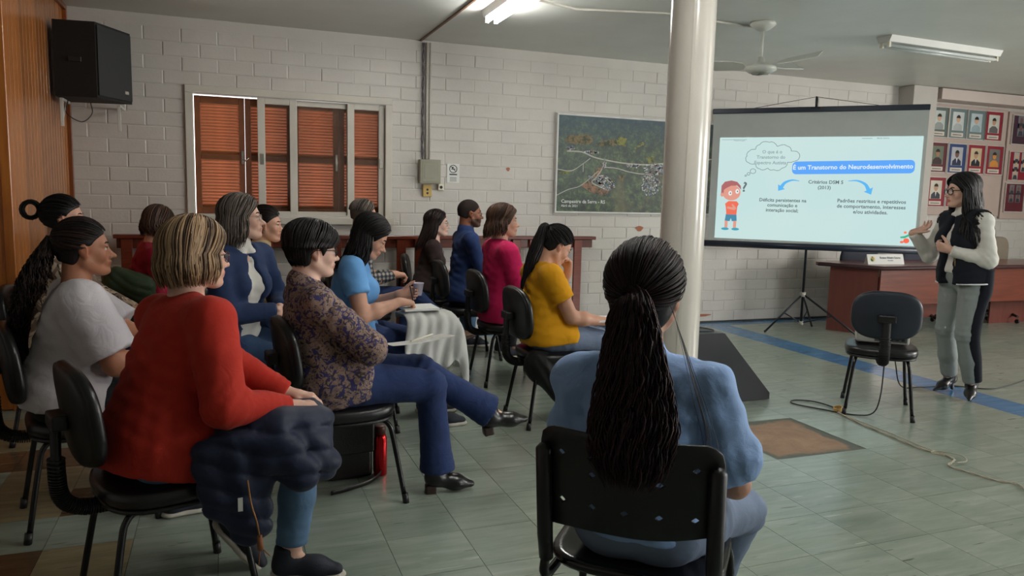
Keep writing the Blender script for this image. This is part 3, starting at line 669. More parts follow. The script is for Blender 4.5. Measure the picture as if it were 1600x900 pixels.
# ---- aerial photograph poster
m_aer,nt,bb=newmat('aerial_print'); v=coords(nt); sepn=N(nt,'ShaderNodeSeparateXYZ'); L(nt,v,sepn.inputs[0])
n1=noise(nt,v,16,10,0.8,0.2); n2=noise(nt,v,2.0,3,0.6,0.6); n3=noise(nt,v,55,2)
g=ramp(nt,n1,[(0.40,srgb(8,20,12)),(0.5,srgb(36,62,30)),(0.62,srgb(96,116,62))])
g=mixc(nt,ramp(nt,n3,[(0.35,(0,0,0)),(0.7,(0.35,0.35,0.35))]),g,srgb(22,40,30))
br_=math_(nt,'MULTIPLY',ramp(nt,n2,[(0.58,(0,0,0)),(0.68,(0.7,0.7,0.7))]),0.6); g=mixc(nt,br_,g,srgb(116,104,66))
hz=N(nt,'ShaderNodeMapRange'); L(nt,sepn.outputs[2],hz.inputs[0]); hz.inputs[1].default_value=0.68; hz.inputs[2].default_value=1.1
g=mixc(nt,math_(nt,'MULTIPLY',hz.outputs[0],0.75),g,srgb(44,74,96)); L(nt,g,bb.inputs['Base Color']); bb.inputs['Roughness'].default_value=0.35
po=empty('aerial_photo_poster',(3.275,YW-0.012,1.26),0,'framed aerial photograph of a green valley town on the brick wall','poster')
PW,PH=2.02,1.045
f=MB(); f.box((0,-0.03,0),(PW,-0.0,0.02),bev=0.003); f.box((0,-0.03,PH-0.02),(PW,0,PH),bev=0.003); f.box((0,-0.03,0.0205),(0.02,0,PH-0.0205),bev=0.003); f.box((PW-0.02,-0.03,0.0205),(PW,0,PH-0.0205),bev=0.003)
f.build('frame',M_plain('white_frame',srgb(214,214,210),0.4),po)
pr_=MB().box((0.02,-0.022,0.02),(PW-0.02,-0.002,PH-0.02)).build('print',m_aer,po)
rj=random.Random(2)
def fl_(n,poly,mat,d=0):
    out=[]
    for i in range(len(poly)):
        a=Vector(poly[i]); b_=Vector(poly[(i+1)%len(poly)]); k_=max(2,int((b_-a).length/0.012))
        for k in range(k_): p=a.lerp(b_,k/k_); out.append((p.x+rj.uniform(-.009,.009),p.y+rj.uniform(-.007,.007)))
    return MB().prism(out,-0.0228-d,-0.0222-d,axis='y').build(n,mat,pr_)
def M_field(name,c):
    m,nt,b=newmat(name); v=coords(nt); n=noise(nt,v,22,8,0.75,0.2); L(nt,ramp(nt,n,[(0.44,srgb(34,56,30)),(0.50,tuple(x*0.75 for x in c)),(0.62,c)]),b.inputs['Base Color']); b.inputs['Roughness'].default_value=0.5; return m
m_fy=M_field('field_yellow',srgb(142,140,62)); m_fb=M_field('field_brown',srgb(134,116,78)); m_fe=M_field('field_earth',srgb(160,118,92)); m_road=M_plain('road_grey',srgb(182,180,168),0.5)
PX=lambda x,z:((x-47)/875*1.29,(860-z)/815*1.045)   # print layout measured once on the poster
fl_('field',[PX(*p) for p in [(545,205),(610,225),(610,285),(560,290),(520,260)]],m_fy); fl_('field',[PX(*p) for p in [(670,300),(745,240),(770,255),(740,280),(690,310)]],m_fy)
fl_('field',[PX(*p) for p in [(785,375),(840,360),(870,410),(810,425)]],m_fy); fl_('field',[PX(*p) for p in [(115,280),(130,225),(300,205),(345,250),(300,290),(200,290)]],m_fb)
fl_('field',[PX(*p) for p in [(350,290),(420,250),(520,235),(540,285),(430,300)]],m_fb); fl_('field',[PX(*p) for p in [(245,630),(300,580),(390,640),(480,660),(450,725),(410,700),(330,680)]],m_fe)
fl_('field',[PX(*p) for p in [(560,530),(610,530),(605,580),(570,580)]],m_fb); fl_('field',[PX(*p) for p in [(360,490),(420,470),(400,545),(355,560)]],m_fe)
fl_('field',[PX(*p) for p in [(60,520),(150,510),(160,530),(90,540)]],m_fy)
def road(pts,w): 
    q=MB(); P=ptsmooth([(PX(*p)[0],-0.0232,PX(*p)[1]) for p in pts],4); v=[];fs=[]
    for i,p in enumerate(P):
        t=(P[min(i+1,len(P)-1)]-P[max(i-1,0)]).normalized(); n_=Vector((-t.z,0,t.x))*w; v+=[p+n_,p-n_]
    for i in range(len(P)-1): fs.append((2*i,2*i+1,2*i+3,2*i+2))
    q.add(v,fs).build('road',m_road,pr_)
road([(130,350),(250,352),(350,390),(450,410),(600,430),(780,435),(920,420),(1200,380),(1400,360)],0.007); road([(440,400),(420,480),(370,560),(340,600),(420,640),(480,660)],0.006); road([(440,470),(540,475),(640,500),(760,515),(900,510)],0.005)
road([(50,720),(150,665),(240,635),(330,560),(390,500)],0.004); road([(60,500),(170,510),(260,450),(320,400)],0.004); road([(265,515),(265,450)],0.004)
rr=random.Random(8); q=MB()
def town(cx,cz,rx,rz,n,rot=0):
    for _ in range(n):
        a=rr.uniform(0,2*PI); r=math.sqrt(rr.random()); x=cx+rx*r*math.cos(a)*math.cos(rot)-rz*r*math.sin(a)*math.sin(rot); z=cz+rx*r*math.cos(a)*math.sin(rot)+rz*r*math.sin(a)*math.cos(rot)
        X,Z=PX(x,z); w=rr.uniform(0.004,0.010); h=rr.uniform(0.003,0.008); t=rr.uniform(-0.5,0.5); c,s=math.cos(t),math.sin(t)
        if X<0.03 or X>PW-0.04: continue
        q.add([(X+a_*w*c-b_*h*s,-0.0236,Z+a_*w*s+b_*h*c) for a_,b_ in ((-1,-1),(1,-1),(1,1),(-1,1))],[(0,1,2,3)],rr.choice((0,0,0,1,2)))
town(450,600,85,50,150,0.5); town(830,590,80,110,230); town(860,470,90,50,110); town(170,325,45,15,26); town(330,350,60,12,34); town(680,450,60,15,40); town(430,450,30,30,24); town(1000,520,130,120,170); town(360,580,60,10,24,0.6)
q.build('printed_houses',[M_plain('roof_white',srgb(214,214,216),0.5),M_plain('roof_blue',srgb(120,136,168),0.5),M_plain('roof_red',srgb(160,110,96),0.5)],pr_,kind='stuff')
m_wt=M_emit('x',(1,1,1),0.0); m_wt=M_plain('print_white',srgb(235,235,235),0.5)
text('lettering','Campestre da Serra - RS',0.052,m_wt,pr_,(0.075,-0.0245,0.125),(PI/2,0,0),'LEFT'); text('lettering','Abril de 2021',0.036,m_wt,pr_,(0.075,-0.0245,0.078),(PI/2,0,0),'LEFT')
# ---- portrait gallery
m_board=M_plain('board_pinkbeige',srgb(186,166,156),0.6,var=0.02)
tag(MB().box((8.28,YW-0.042,1.315),(9.90,YW-0.012,2.74),bev=0.003).build('display_board',m_board),'pink beige display board holding rows of small framed portraits','board')
tag(MB().box((9.93,YW-0.045,1.28),(11.0,YW-0.012,2.72),bev=0.003).build('display_board',m_board),'pink beige display board at right edge holding group portraits','board')
m_fr=M_plain('silver_frame',srgb(204,196,190),0.3,metal=0.2)
mats_={k:M_plain('mount_'+k,srgb(*c),0.5,var=0.04) for k,c in dict(red=(140,26,44),maroon=(92,24,38),green=(92,106,100),teal=(104,122,122),blue=(36,60,112),purple=(64,36,52)).items()}
skins=[M_plain('print_skin%d'%i,srgb(*c),0.5) for i,c in enumerate([(170,120,90),(196,150,120),(120,84,70),(210,170,140),(214,140,70)])]
def portrait(x,z,w,h,mount,bgc,suit,skin,label,shirt=None,plate=True,grp=None,faces=1):
    r=empty('framed_portrait',(x,YW-0.045,z),0,label,'picture','portraits on the display boards')
    f=MB(); t=0.012
    f.box((0,-0.022,0),(w,0,t)); f.box((0,-0.022,h-t),(w,0,h)); f.box((0,-0.022,t),(t,0,h-t)); f.box((w-t,-0.022,t),(w,0,h-t)); f.build('frame',m_fr,r)
    MB().box((t,-0.012,t),(w-t,-0.002,h-t)).build('mount',mats_[mount],r)
    def F_(n,poly,mat,d=0,par=r): return MB().prism(poly,-0.0122-d,-0.0135-d,axis='y').build(n,mat,par)
    mb=M_plain('backdrop',srgb(*bgc),0.4); ms=M_plain('suit',srgb(*suit),0.6)
    if faces==1:
        px0,px1=w*0.2,w*0.8; pz0,pz1=h*0.27,h*0.87
        ph=F_('photo',[(px0,pz0),(px1,pz0),(px1,pz1),(px0,pz1)],mb)
        cx=w/2; s=(px1-px0); hz_=pz0+(pz1-pz0)*0.62
        MB().prism([(cx-s*0.4,pz0+0.002),(cx+s*0.4,pz0+0.002),(cx+s*0.38,pz0+s*0.28),(cx+s*0.15,pz0+s*0.45),(cx-s*0.15,pz0+s*0.45),(cx-s*0.38,pz0+s*0.28)],-0.0137,-0.0145,axis='y').build('clothes',ms,ph)
        MB().prism(ell(cx,hz_,s*0.17,s*0.23,16),-0.0147,-0.0152,axis='y').build('face',skins[skin],ph)
        MB().prism([(cx+s*0.185*math.cos(a),hz_+s*0.06+s*0.2*math.sin(a)) for a in [PI*k/8 for k in range(9)]],-0.0153,-0.0157,axis='y').build('hair',M_plain('pr_hair',srgb(30,24,22),0.6),ph)
        if shirt: MB().prism([(cx-s*0.07,pz0+s*0.45),(cx+s*0.07,pz0+s*0.45),(cx,pz0+s*0.15)][::-1],-0.0147,-0.0152,axis='y').build('shirt',M_plain('pr_shirt',srgb(*shirt),0.6),ph)
    else:
        for i in range(faces):
            cx=w*(0.34 if i%2==0 else 0.68); cz=h*(0.78-0.27*(i//2)); s=w*0.2
            ph=F_('photo',[(cx-s*0.6,cz-s*0.9),(cx+s*0.6,cz-s*0.9),(cx+s*0.6,cz+s*0.8),(cx-s*0.6,cz+s*0.8)],mb)
            MB().prism([(cx-s*0.5,cz-s*0.85),(cx+s*0.5,cz-s*0.85),(cx+s*0.3,cz-s*0.2),(cx-s*0.3,cz-s*0.2)],-0.0137,-0.0145,axis='y').build('clothes',ms,ph)
            MB().prism(ell(cx,cz+s*0.15,s*0.26,s*0.36,12),-0.0147,-0.0152,axis='y').build('face',skins[skin],ph)
    if plate:
        pl_=F_('plate',[(w*0.18,h*0.07),(w*0.82,h*0.07),(w*0.82,h*0.2),(w*0.18,h*0.2)],M_plain('plate',srgb(206,196,184),0.4))
        MB().box((w*0.27,-0.0142,h*0.12),(w*0.74,-0.0137,h*0.14)).build('plate_print',m_ink,pl_)
    return r
PT=[(8.475,2.31,'green',(196,204,200),(150,156,152),3,'pale faded portrait in grey green mount, first in the top row beside screen'),
(8.81,2.31,'teal',(204,210,208),(176,182,180),3,'pale faded portrait in grey teal mount, second in the top row'),
(9.14,2.308,'teal',(186,200,204),(150,170,176),3,'pale bluish faded portrait, third in the top row'),
(9.465,2.31,'red',(206,206,196),(96,92,92),1,'black and white portrait in red mount ending the top row'),
(8.16,1.865,'red',(190,180,170),(60,50,50),1,'portrait in red mount mostly hidden by screen edge, middle row'),
(8.50,1.862,'maroon',(110,120,100),(60,40,40),0,'portrait of a man in dark suit, maroon mount, middle row beside screen'),
(8.845,1.86,'blue',(184,184,190),(36,44,70),2,'portrait in a blue mount, middle row'),
(9.19,1.862,'red',(206,186,150),(28,28,36),1,'portrait in red mount above the speaker’s head, dark suit and tie'),
(9.535,1.863,'red',(120,116,112),(214,140,60),4,'portrait with orange shirt in red mount at end of middle row'),
(8.16,1.42,'red',(190,180,170),(40,40,50),1,'portrait in red mount cut off by screen edge, bottom row'),
(8.525,1.418,'red',(214,206,190),(52,58,66),1,'portrait of a man in grey suit, red mount, bottom row'),
(8.87,1.42,'red',(206,206,206),(60,90,150),1,'portrait with blue clothes in red mount, beside the speaker’s glasses')]
for x,z,mo,bg_,su,sk_,lb in PT: portrait(x,z,0.335 if x>8.2 else 0.345,0.395,mo,bg_,su,sk_,lb,shirt=(215,215,215) if su[0]<60 else None)
portrait(9.98,2.285,0.50,0.40,'purple',(120,120,130),(60,60,70),2,'group picture in dark purple mount at top right edge',plate=False,faces=4)
portrait(9.98,1.80,0.44,0.40,'red',(180,176,170),(60,60,66),3,'group picture of several small photos in red mount at right edge',plate=False,faces=5)
portrait(9.97,1.37,0.38,0.40,'maroon',(116,112,118),(50,50,58),2,'group picture of four people in maroon mount, low at right edge',plate=False,faces=4)
# ================================================================== chairs
m_seat=M_plain('black_leatherette',srgb(20,20,22),0.34,var=0.1,bs=0.12,bscale=160); m_shell=M_plain('black_shell',srgb(17,17,19),0.42,var=0.1)
m_leg=M_plain('black_tube',srgb(18,18,20),0.25,metal=0.2,var=0.05); m_nv=M_plain('navy_fabric_back',srgb(30,38,50),0.6,var=0.06,bs=0.1,bscale=300)
m_bel=M_plain('black_bellows',srgb(14,14,15),0.55)
_cm={}
def chair_meshes():
    V,F=sup(0.225,0.23,0.036,0.45,0.66,40,12)
    V=[(x+ (0.0),y,z+0.437+0.012*(x/0.22)**2*(1 if x>0 else 0.3)-0.010*(y/0.23)**2*0+0.0) for x,y,z in V]
    _cm['seat']=MB().add(V,F,0,True).mesh('seat',m_seat)
    _cm['pan']=MB().add([(x*0.97,y*0.97,0.402+(z-0.437)*0.35) for x,y,z in V],F,0,True).mesh('seat_pan',m_shell)
    V,F=sup(0.032,0.215,0.165,0.5,0.72,40,14)
    # swap: thin axis is x
    V,F=sup(0.165,0.215,0.030,0.5,0.70,44,12)
    W=[(-0.265+z-0.09*(y*y)/0.215*-1.0-(x*0.12),y,0.705+x) for x,y,z in V]
    _cm['back']=MB().add([(a,b_,c_) for a,b_,c_ in W],[f[::-1] for f in F],0,True)
    q=MB(); q.add([(a-0.022 if False else a,b_,c_) for a,b_,c_ in W],[f[::-1] for f in F],0,True)
    _cm['back']=q.mesh('backrest',m_seat)
    W2=[(-0.279+z*0.75-0.09*(y*y)/0.215*-1.0-(x*0.12),y*0.975,0.705+x*0.975) for x,y,z in V]
    _cm['bshell']=MB().add(W2,[f[::-1] for f in F],0,True).mesh('back_shell',m_shell)
    q=MB(); P=ptsmooth([(0.02,0,0.395),(-0.16,0,0.385),(-0.26,0,0.39),(-0.315,0,0.43),(-0.328,0,0.52),(-0.325,0,0.70)],6)
    q.tube(P,0.029,10,flat=0.55); q.box((-0.345,-0.055,0.665),(-0.295,0.055,0.715),bev=0.008); _cm['bracket']=q.mesh('back_bracket',m_shell)
    q=MB()
    for i in range(3,len(P)-5,1):
        a,c=P[i],P[i+1]
        for k in (0.0,0.5):
            p=a.lerp(c,k); q.tube([p,p+(c-a)*0.22],0.036,10,flat=0.75)
    _cm['bellows']=q.mesh('bellows',m_bel)
    for nm,sx,sy in (('fl',1,1),('fr',1,-1),('rl',-1,1),('rr',-1,-1)):
        q=MB(); P=ptsmooth([(sx*0.04,sy*0.15,0.395),(sx*0.13,sy*0.155,0.395),(sx*0.170,sy*0.165,0.37),(sx*0.19,sy*0.175,0.30),(sx*0.235,sy*0.205,0.03)],5)
        q.tube(P,0.0115,10); _cm['leg'+nm]=q.mesh('leg',m_leg)
        _cm['foot'+nm]=MB().cyl((sx*0.236,sy*0.206,0.045),(sx*0.242,sy*0.21,0.0),0.0155,10).mesh('foot_cap',m_blk)
    q=MB(); q.tube([(0.12,0.155,0.392),(0.12,-0.155,0.392)],0.010,8); q.tube([(-0.12,0.155,0.392),(-0.12,-0.155,0.392)],0.010,8); _cm['cross']=q.mesh('cross_bar',m_leg)
chair_meshes()
def chair(x,y,deg,label,bellows=True,backmat=None,group=None):
    r=empty('padded_chair',(x,y,0),math.radians(deg),label,'chair',group)
    inst('seat',_cm['seat'],r); inst('seat_pan',_cm['pan'],r); bk=inst('backrest',_cm['back'],r); inst('back_shell',_cm['bshell'],r)
    b_=inst('back_bracket',_cm['bracket'],r)
    if bellows: inst('bellows',_cm['bellows'],b_)
    inst('cross_bar',_cm['cross'],r)
    for k in ('fl','fr','rl','rr'):
        l=inst('leg',_cm['leg'+k],r); inst('foot_cap',_cm['foot'+k],l)
    return r
# ================================================================== figure engine (numpy signed distance fields -> surface nets)
f32=np.float32
def V3(*a): return np.array(a if len(a)>1 else a[0],dtype=np.float64)
def nrm(v): v=np.asarray(v,float); return v/(np.linalg.norm(v)+1e-12)
def axis_coords(lo,hi,h,fine):
    xs=[lo]; 
    while xs[-1]<hi:
        x=xs[-1]; hh=h
        for a,b_,hf in fine:
            if a-1e-9<=x<b_: hh=min(hh,hf)
            elif x<a and x+hh>a: hh=min(hh,max(a-x,hf))
        xs.append(x+hh)
    return np.array(xs)
class Field:
    def __init__(s,lo,hi,h,fine=()):
        s.ax=[axis_coords(lo[i],hi[i],h,[(f[0][i],f[1][i],f[2]) for f in fine]) for i in range(3)]
        s.D=np.full([len(a) for a in s.ax],0.12,dtype=f32)
    def sub(s,lo,hi):
        sl=[]
        for i in range(3):
            a=max(0,np.searchsorted(s.ax[i],lo[i])-1); b_=min(len(s.ax[i]),np.searchsorted(s.ax[i],hi[i])+1)
            if b_<=a: return None,None
            sl.append(slice(a,b_))
        P=[s.ax[0][sl[0]][:,None,None].astype(f32),s.ax[1][sl[1]][None,:,None].astype(f32),s.ax[2][sl[2]][None,None,:].astype(f32)]
        return tuple(sl),P
    def comb(s,sl,d,k,mode):
        A=s.D[sl]
        if mode=='sub': d=-d
        if k<=0: s.D[sl]=np.minimum(A,d) if mode=='add' else np.maximum(A,d); return
        if mode=='add':
            h=np.maximum(k-np.abs(A-d),0)/k; s.D[sl]=np.minimum(A,d)-h*h*k*0.25
        else:
            h=np.maximum(k-np.abs(A-d),0)/k; s.D[sl]=np.maximum(A,d)+h*h*k*0.25
    def cone(s,a,b_,r1,r2,k=0.02,n=None,q=1.0,mode='add',cuts=()):
        a=np.asarray(a,float); b_=np.asarray(b_,float); R=max(r1,r2)*max(1,q)+max(k,0.0)+0.03
        sl,P=s.sub(np.minimum(a,b_)-R,np.maximum(a,b_)+R)
        if sl is None: return s
        ba=b_-a; L2=max(ba@ba,1e-9); v=[P[i]-f32(a[i]) for i in range(3)]
        t=np.clip((v[0]*f32(ba[0])+v[1]*f32(ba[1])+v[2]*f32(ba[2]))/f32(L2),0,1)
        w=[v[i]-t*f32(ba[i]) for i in range(3)]; r=r1+(r2-r1)*t
        if n is not None and q!=1.0:
            n=nrm(n); wn=w[0]*f32(n[0])+w[1]*f32(n[1])+w[2]*f32(n[2]); c=f32(1/q-1)
            u=[w[i]+wn*c*f32(n[i]) for i in range(3)]; Ln=np.sqrt(u[0]**2+u[1]**2+u[2]**2)+f32(1e-6)
            c2=f32(1/q/q-1); g=[w[i]+wn*c2*f32(n[i]) for i in range(3)]; G=np.sqrt(g[0]**2+g[1]**2+g[2]**2)+f32(1e-6)
            d=(Ln-r)*Ln/G
        else: d=np.sqrt(w[0]**2+w[1]**2+w[2]**2)-r
        for (cp,cn) in cuts:
            cn=nrm(cn); d=np.maximum(d,(P[0]-f32(cp[0]))*f32(cn[0])+(P[1]-f32(cp[1]))*f32(cn[1])+(P[2]-f32(cp[2]))*f32(cn[2]))
        s.comb(sl,d.astype(f32),k,mode); return s
    def ell(s,c,r,Rm=None,k=0.02,mode='add',cuts=()):
        c=np.asarray(c,float); r=np.asarray(r,float); Rb=r.max()+max(k,0)+0.03
        sl,P=s.sub(c-Rb,c+Rb)
        if sl is None: return s
        v=[P[i]-f32(c[i]) for i in range(3)]
        if Rm is not None: v=[v[0]*f32(Rm[0][j])+v[1]*f32(Rm[1][j])+v[2]*f32(Rm[2][j]) for j in range(3)]
        k0=np.sqrt((v[0]/f32(r[0]))**2+(v[1]/f32(r[1]))**2+(v[2]/f32(r[2]))**2)+f32(1e-6)
        k1=np.sqrt((v[0]/f32(r[0]**2))**2+(v[1]/f32(r[1]**2))**2+(v[2]/f32(r[2]**2))**2)+f32(1e-6)
        d=k0*(k0-1)/k1
        for (cp,cn) in cuts:
            cn=nrm(cn); d=np.maximum(d,(P[0]-f32(cp[0]))*f32(cn[0])+(P[1]-f32(cp[1]))*f32(cn[1])+(P[2]-f32(cp[2]))*f32(cn[2]))
        s.comb(sl,d.astype(f32),k,mode); return s
    def box(s,c,h,Rm,k=0.01,rr=0.01,mode='add'):
        c=np.asarray(c,float); h=np.asarray(h,float); Rb=np.linalg.norm(h)+max(k,0)+0.03
        sl,P=s.sub(c-Rb,c+Rb)
        if sl is None: return s
        v=[P[i]-f32(c[i]) for i in range(3)]; v=[v[0]*f32(Rm[0][j])+v[1]*f32(Rm[1][j])+v[2]*f32(Rm[2][j]) for j in range(3)]
        q=[np.abs(v[i])-f32(h[i]-rr) for i in range(3)]
        d=np.sqrt(np.maximum(q[0],0)**2+np.maximum(q[1],0)**2+np.maximum(q[2],0)**2)+np.minimum(np.maximum(q[0],np.maximum(q[1],q[2])),0)-rr
        s.comb(sl,d.astype(f32),k,mode); return s
    def cut(s,cp,cn):
        P=[s.ax[0][:,None,None].astype(f32),s.ax[1][None,:,None].astype(f32),s.ax[2][None,None,:].astype(f32)]; cn=nrm(cn)
        s.D=np.maximum(s.D,(P[0]-f32(cp[0]))*f32(cn[0])+(P[1]-f32(cp[1]))*f32(cn[1])+(P[2]-f32(cp[2]))*f32(cn[2])); return s
    def folds(s,seed,base,centers):
        idx=np.argwhere(np.abs(s.D)<0.035)
        if len(idx)==0: return s
        p=np.stack([s.ax[i][idx[:,i]] for i in range(3)],1)
        r=np.random.RandomState(seed); amp=np.full(len(p),base)
        val=np.zeros(len(p))
        for _ in range(4):
            k1=r.normal(size=3); k1/=np.linalg.norm(k1); k2=r.normal(size=3); k2/=np.linalg.norm(k2)
            val+=np.sin(p@k1*r.uniform(35,75)+1.8*np.sin(p@k2*r.uniform(12,28)+r.uniform(0,6)))
        disp=amp*val*0.5
        for (c,rad,dr,wl_,am) in centers:
            c=np.asarray(c,float); dd=np.linalg.norm(p-c,axis=1)/rad; w=np.exp(-dd*dd*1.5); dr=nrm(dr); o=nrm(np.cross(dr,[0.3,0.5,0.8]))
            ph=(p-c)@dr*2*PI/wl_+1.6*np.sin((p-c)@o*9+seed)+0.8*np.sin((p-c)@np.cross(dr,o)*13+seed*2)
            sv=np.sin(ph); disp+=am*w*(np.sign(sv)*np.abs(sv)**0.8)
        s.D[idx[:,0],idx[:,1],idx[:,2]]+=disp.astype(f32); return s
    def mesh(s,name,mats,colfn=None):
        D=s.D; ins=D<0; X,Y,Z=s.ax
        n=[d-1 for d in D.shape]
        cs=np.zeros(n,dtype=np.int8)
        for a in (0,1):
            for b_ in (0,1):
                for c in (0,1): cs+=ins[a:a+n[0],b_:b_+n[1],c:c+n[2]]
        act=np.argwhere((cs>0)&(cs<8)); 
        if len(act)==0: return bpy.data.meshes.new(name)
        im=np.full(n,-1,dtype=np.int32); im[act[:,0],act[:,1],act[:,2]]=np.arange(len(act))
        i,j,k=act.T; acc=np.zeros((len(act),3)); cnt=np.zeros(len(act))
        co=lambda a,b_,c:np.stack([X[i+a],Y[j+b_],Z[k+c]],1)
        dv=lambda a,b_,c:D[i+a,j+b_,k+c].astype(float)
        for p,q in (((0,0,0),(1,0,0)),((0,1,0),(1,1,0)),((0,0,1),(1,0,1)),((0,1,1),(1,1,1)),((0,0,0),(0,1,0)),((1,0,0),(1,1,0)),((0,0,1),(0,1,1)),((1,0,1),(1,1,1)),((0,0,0),(0,0,1)),((1,0,0),(1,0,1)),((0,1,0),(0,1,1)),((1,1,0),(1,1,1))):
            d0=dv(*p); d1=dv(*q); m=(d0<0)!=(d1<0); t=np.where(m,d0/np.where(m,d0-d1,1),0)[:,None]
            pt=co(*p)*(1-t)+co(*q)*t; acc+=np.where(m[:,None],pt,0); cnt+=m
        V=acc/cnt[:,None]
        F=[]
        for axn in range(3):
            sl0=[slice(1,-1)]*3; sl0[axn]=slice(0,-1); sl1=list(sl0); sl1[axn]=slice(1,None)
            A=ins[tuple(sl0)]; B=ins[tuple(sl1)]; e=np.argwhere(A!=B); 
            if len(e)==0: continue
            sg=A[e[:,0],e[:,1],e[:,2]]; off=[1,1,1]; off[axn]=0; e=e+np.array(off)
            u,v=[(1,2),(2,0),(0,1)][axn]
            def c_(du,dv_): 
                g=e.copy(); g[:,u]+=du; g[:,v]+=dv_; return im[g[:,0],g[:,1],g[:,2]]
            q=np.stack([c_(-1,-1),c_(0,-1),c_(0,0),c_(-1,0)],1); q[~sg]=q[~sg][:,::-1]; F.append(q)
        F=np.concatenate(F); F=F[(F>=0).all(1)]
        # one light smoothing pass
        E=np.concatenate([F[:,[0,1]],F[:,[1,2]],F[:,[2,3]],F[:,[3,0]]]); sm=np.zeros_like(V); ct=np.zeros(len(V))
        for c in range(3): sm[:,c]=np.bincount(E[:,0],V[E[:,1],c],len(V))+np.bincount(E[:,1],V[E[:,0],c],len(V))
        ct=np.bincount(E[:,0],minlength=len(V))+np.bincount(E[:,1],minlength=len(V)); ct[ct==0]=1
        V=V*0.6+0.4*sm/ct[:,None]
        return np_mesh(name,V,F,mats,colfn(V) if colfn else None)
def np_mesh(name,V,F,mats,col=None,smooth=True):
    me=bpy.data.meshes.new(name); k=F.shape[1]
    me.vertices.add(len(V)); me.vertices.foreach_set('co',V.astype(f32).ravel())
    me.loops.add(len(F)*k); me.loops.foreach_set('vertex_index',F.astype(np.int32).ravel())
    me.polygons.add(len(F)); me.polygons.foreach_set('loop_start',np.arange(len(F),dtype=np.int32)*k)
    me.polygons.foreach_set('use_smooth',np.full(len(F),smooth)); me.update(calc_edges=True)
    for m in (mats if isinstance(mats,(list,tuple)) else [mats]): me.materials.append(m)
    if col is not None:
        a=me.color_attributes.new('Col','FLOAT_COLOR','POINT'); a.data.foreach_set('color',col.astype(f32).ravel())
    return me
def M_skin(name,col):
    m,nt,b=newmat(name); at=N(nt,'ShaderNodeAttribute',attribute_name='Col'); v=coords(nt)
    n=noise(nt,v,28,4,0.6); c=ramp(nt,n,[(0.3,tuple(x*0.9 for x in col)),(0.7,col)])
    L(nt,mixc(nt,1.0,c,at.outputs[0],'MULTIPLY'),b.inputs['Base Color']); b.inputs['Roughness'].default_value=0.48; b.inputs['Specular IOR Level'].default_value=0.35
    bump(nt,b,noise(nt,v,160,2),0.06,0.002); return m
def M_hair(name,root,tip,rough=0.42):
    m,nt,b=newmat(name); at=N(nt,'ShaderNodeAttribute',attribute_name='Col'); v=coords(nt,(1,1,1))
    sp=N(nt,'ShaderNodeSeparateColor'); L(nt,at.outputs[0],sp.inputs[0])
    n=noise(nt,v,40,3); f=math_(nt,'MULTIPLY_ADD',n,0.3,math_(nt,'SUBTRACT',sp.outputs[0],0.15))
    L(nt,ramp(nt,f,[(0.1,root),(0.9,tip)]),b.inputs['Base Color']); b.inputs['Roughness'].default_value=rough+0.1; b.inputs['Specular IOR Level'].default_value=0.3
    return m
def rotm(yaw,pitch=0,roll=0):
    """columns = forward, left, up. pitch>0 looks down, roll>0 tilts to the right"""
    R=Matrix.Rotation(math.radians(yaw),3,'Z')@Matrix.Rotation(math.radians(pitch),3,'Y')@Matrix.Rotation(math.radians(roll),3,'X')
    return np.array(R)
def ik(a,t,l1,l2,pole):
    a=V3(a);t=V3(t); d=t-a; D=np.linalg.norm(d); D2=min(max(D,abs(l1-l2)+1e-3),(l1+l2)*0.995); u=nrm(d); t=a+u*D2
    x=(l1*l1-l2*l2+D2*D2)/(2*D2); h=math.sqrt(max(l1*l1-x*x,0)); p=V3(pole); p=p-u*(p@u); p=nrm(p)
    return a+u*x+p*h, t
def hand_parts(w,d,pn,side,curl=0.4,s=1.0,thumb=0.5,spread=0.0):
    """list of cones (a,b,r1,r2,k)"""
    d=nrm(d); pn=V3(pn); pn=nrm(pn-d*(pn@d)); th=np.cross(d,pn)*(1 if side=='R' else -1)
    out=[]; out.append((w-d*0.01,w+d*0.03,0.025*s,0.026*s,0.015))
    Ls=(0.070,0.078,0.072,0.056); offs=(0.030,0.010,-0.010,-0.029); base=(0.088,0.092,0.087,0.078)
    for i in range(4):
        mb=w+th*offs[i]*0.55*s+d*0.018*s; kb=w+(d*base[i]+th*offs[i])*s
        out.append((mb,kb,0.0155*s,0.0125*s,0.014))
        c=curl*(1+0.12*(i-1)); ang=[25+50*c,30+55*c,18+40*c] if curl>0.05 else [4,5,4]; ang=[a*min(1,curl*2.2+0.1) for a in ang]
        p=kb; cur=0; ls=[Ls[i]*0.45,Ls[i]*0.32,Ls[i]*0.26]; rr=(0.0098,0.0088,0.0080,0.0068)
        fd=nrm(d+th*offs[i]*spread*6)
        for q in range(3):
            cur+=math.radians(ang[q]); dr=fd*math.cos(cur)+pn*math.sin(cur); e=p+dr*ls[q]*s; out.append((p,e,rr[q]*s,rr[q+1]*s,0.0035)); p=e
    p=w+d*0.022*s+th*0.020*s; dr=nrm(d*0.65+th*(0.75)+pn*0.35*thumb)
    for L_,r1,r2,t in ((0.042,0.0155,0.0125,0),(0.032,0.0122,0.0105,0.35),(0.026,0.0105,0.0085,0.35)):
        dr=nrm(dr+(d*0.5-th*0.5+pn*0.3)*t*thumb*1.4); e=p+dr*L_*s; out.append((p,e,r1*s,r2*s,0.006)); p=e
    return out
HE=(0.095,0.0745,0.088)
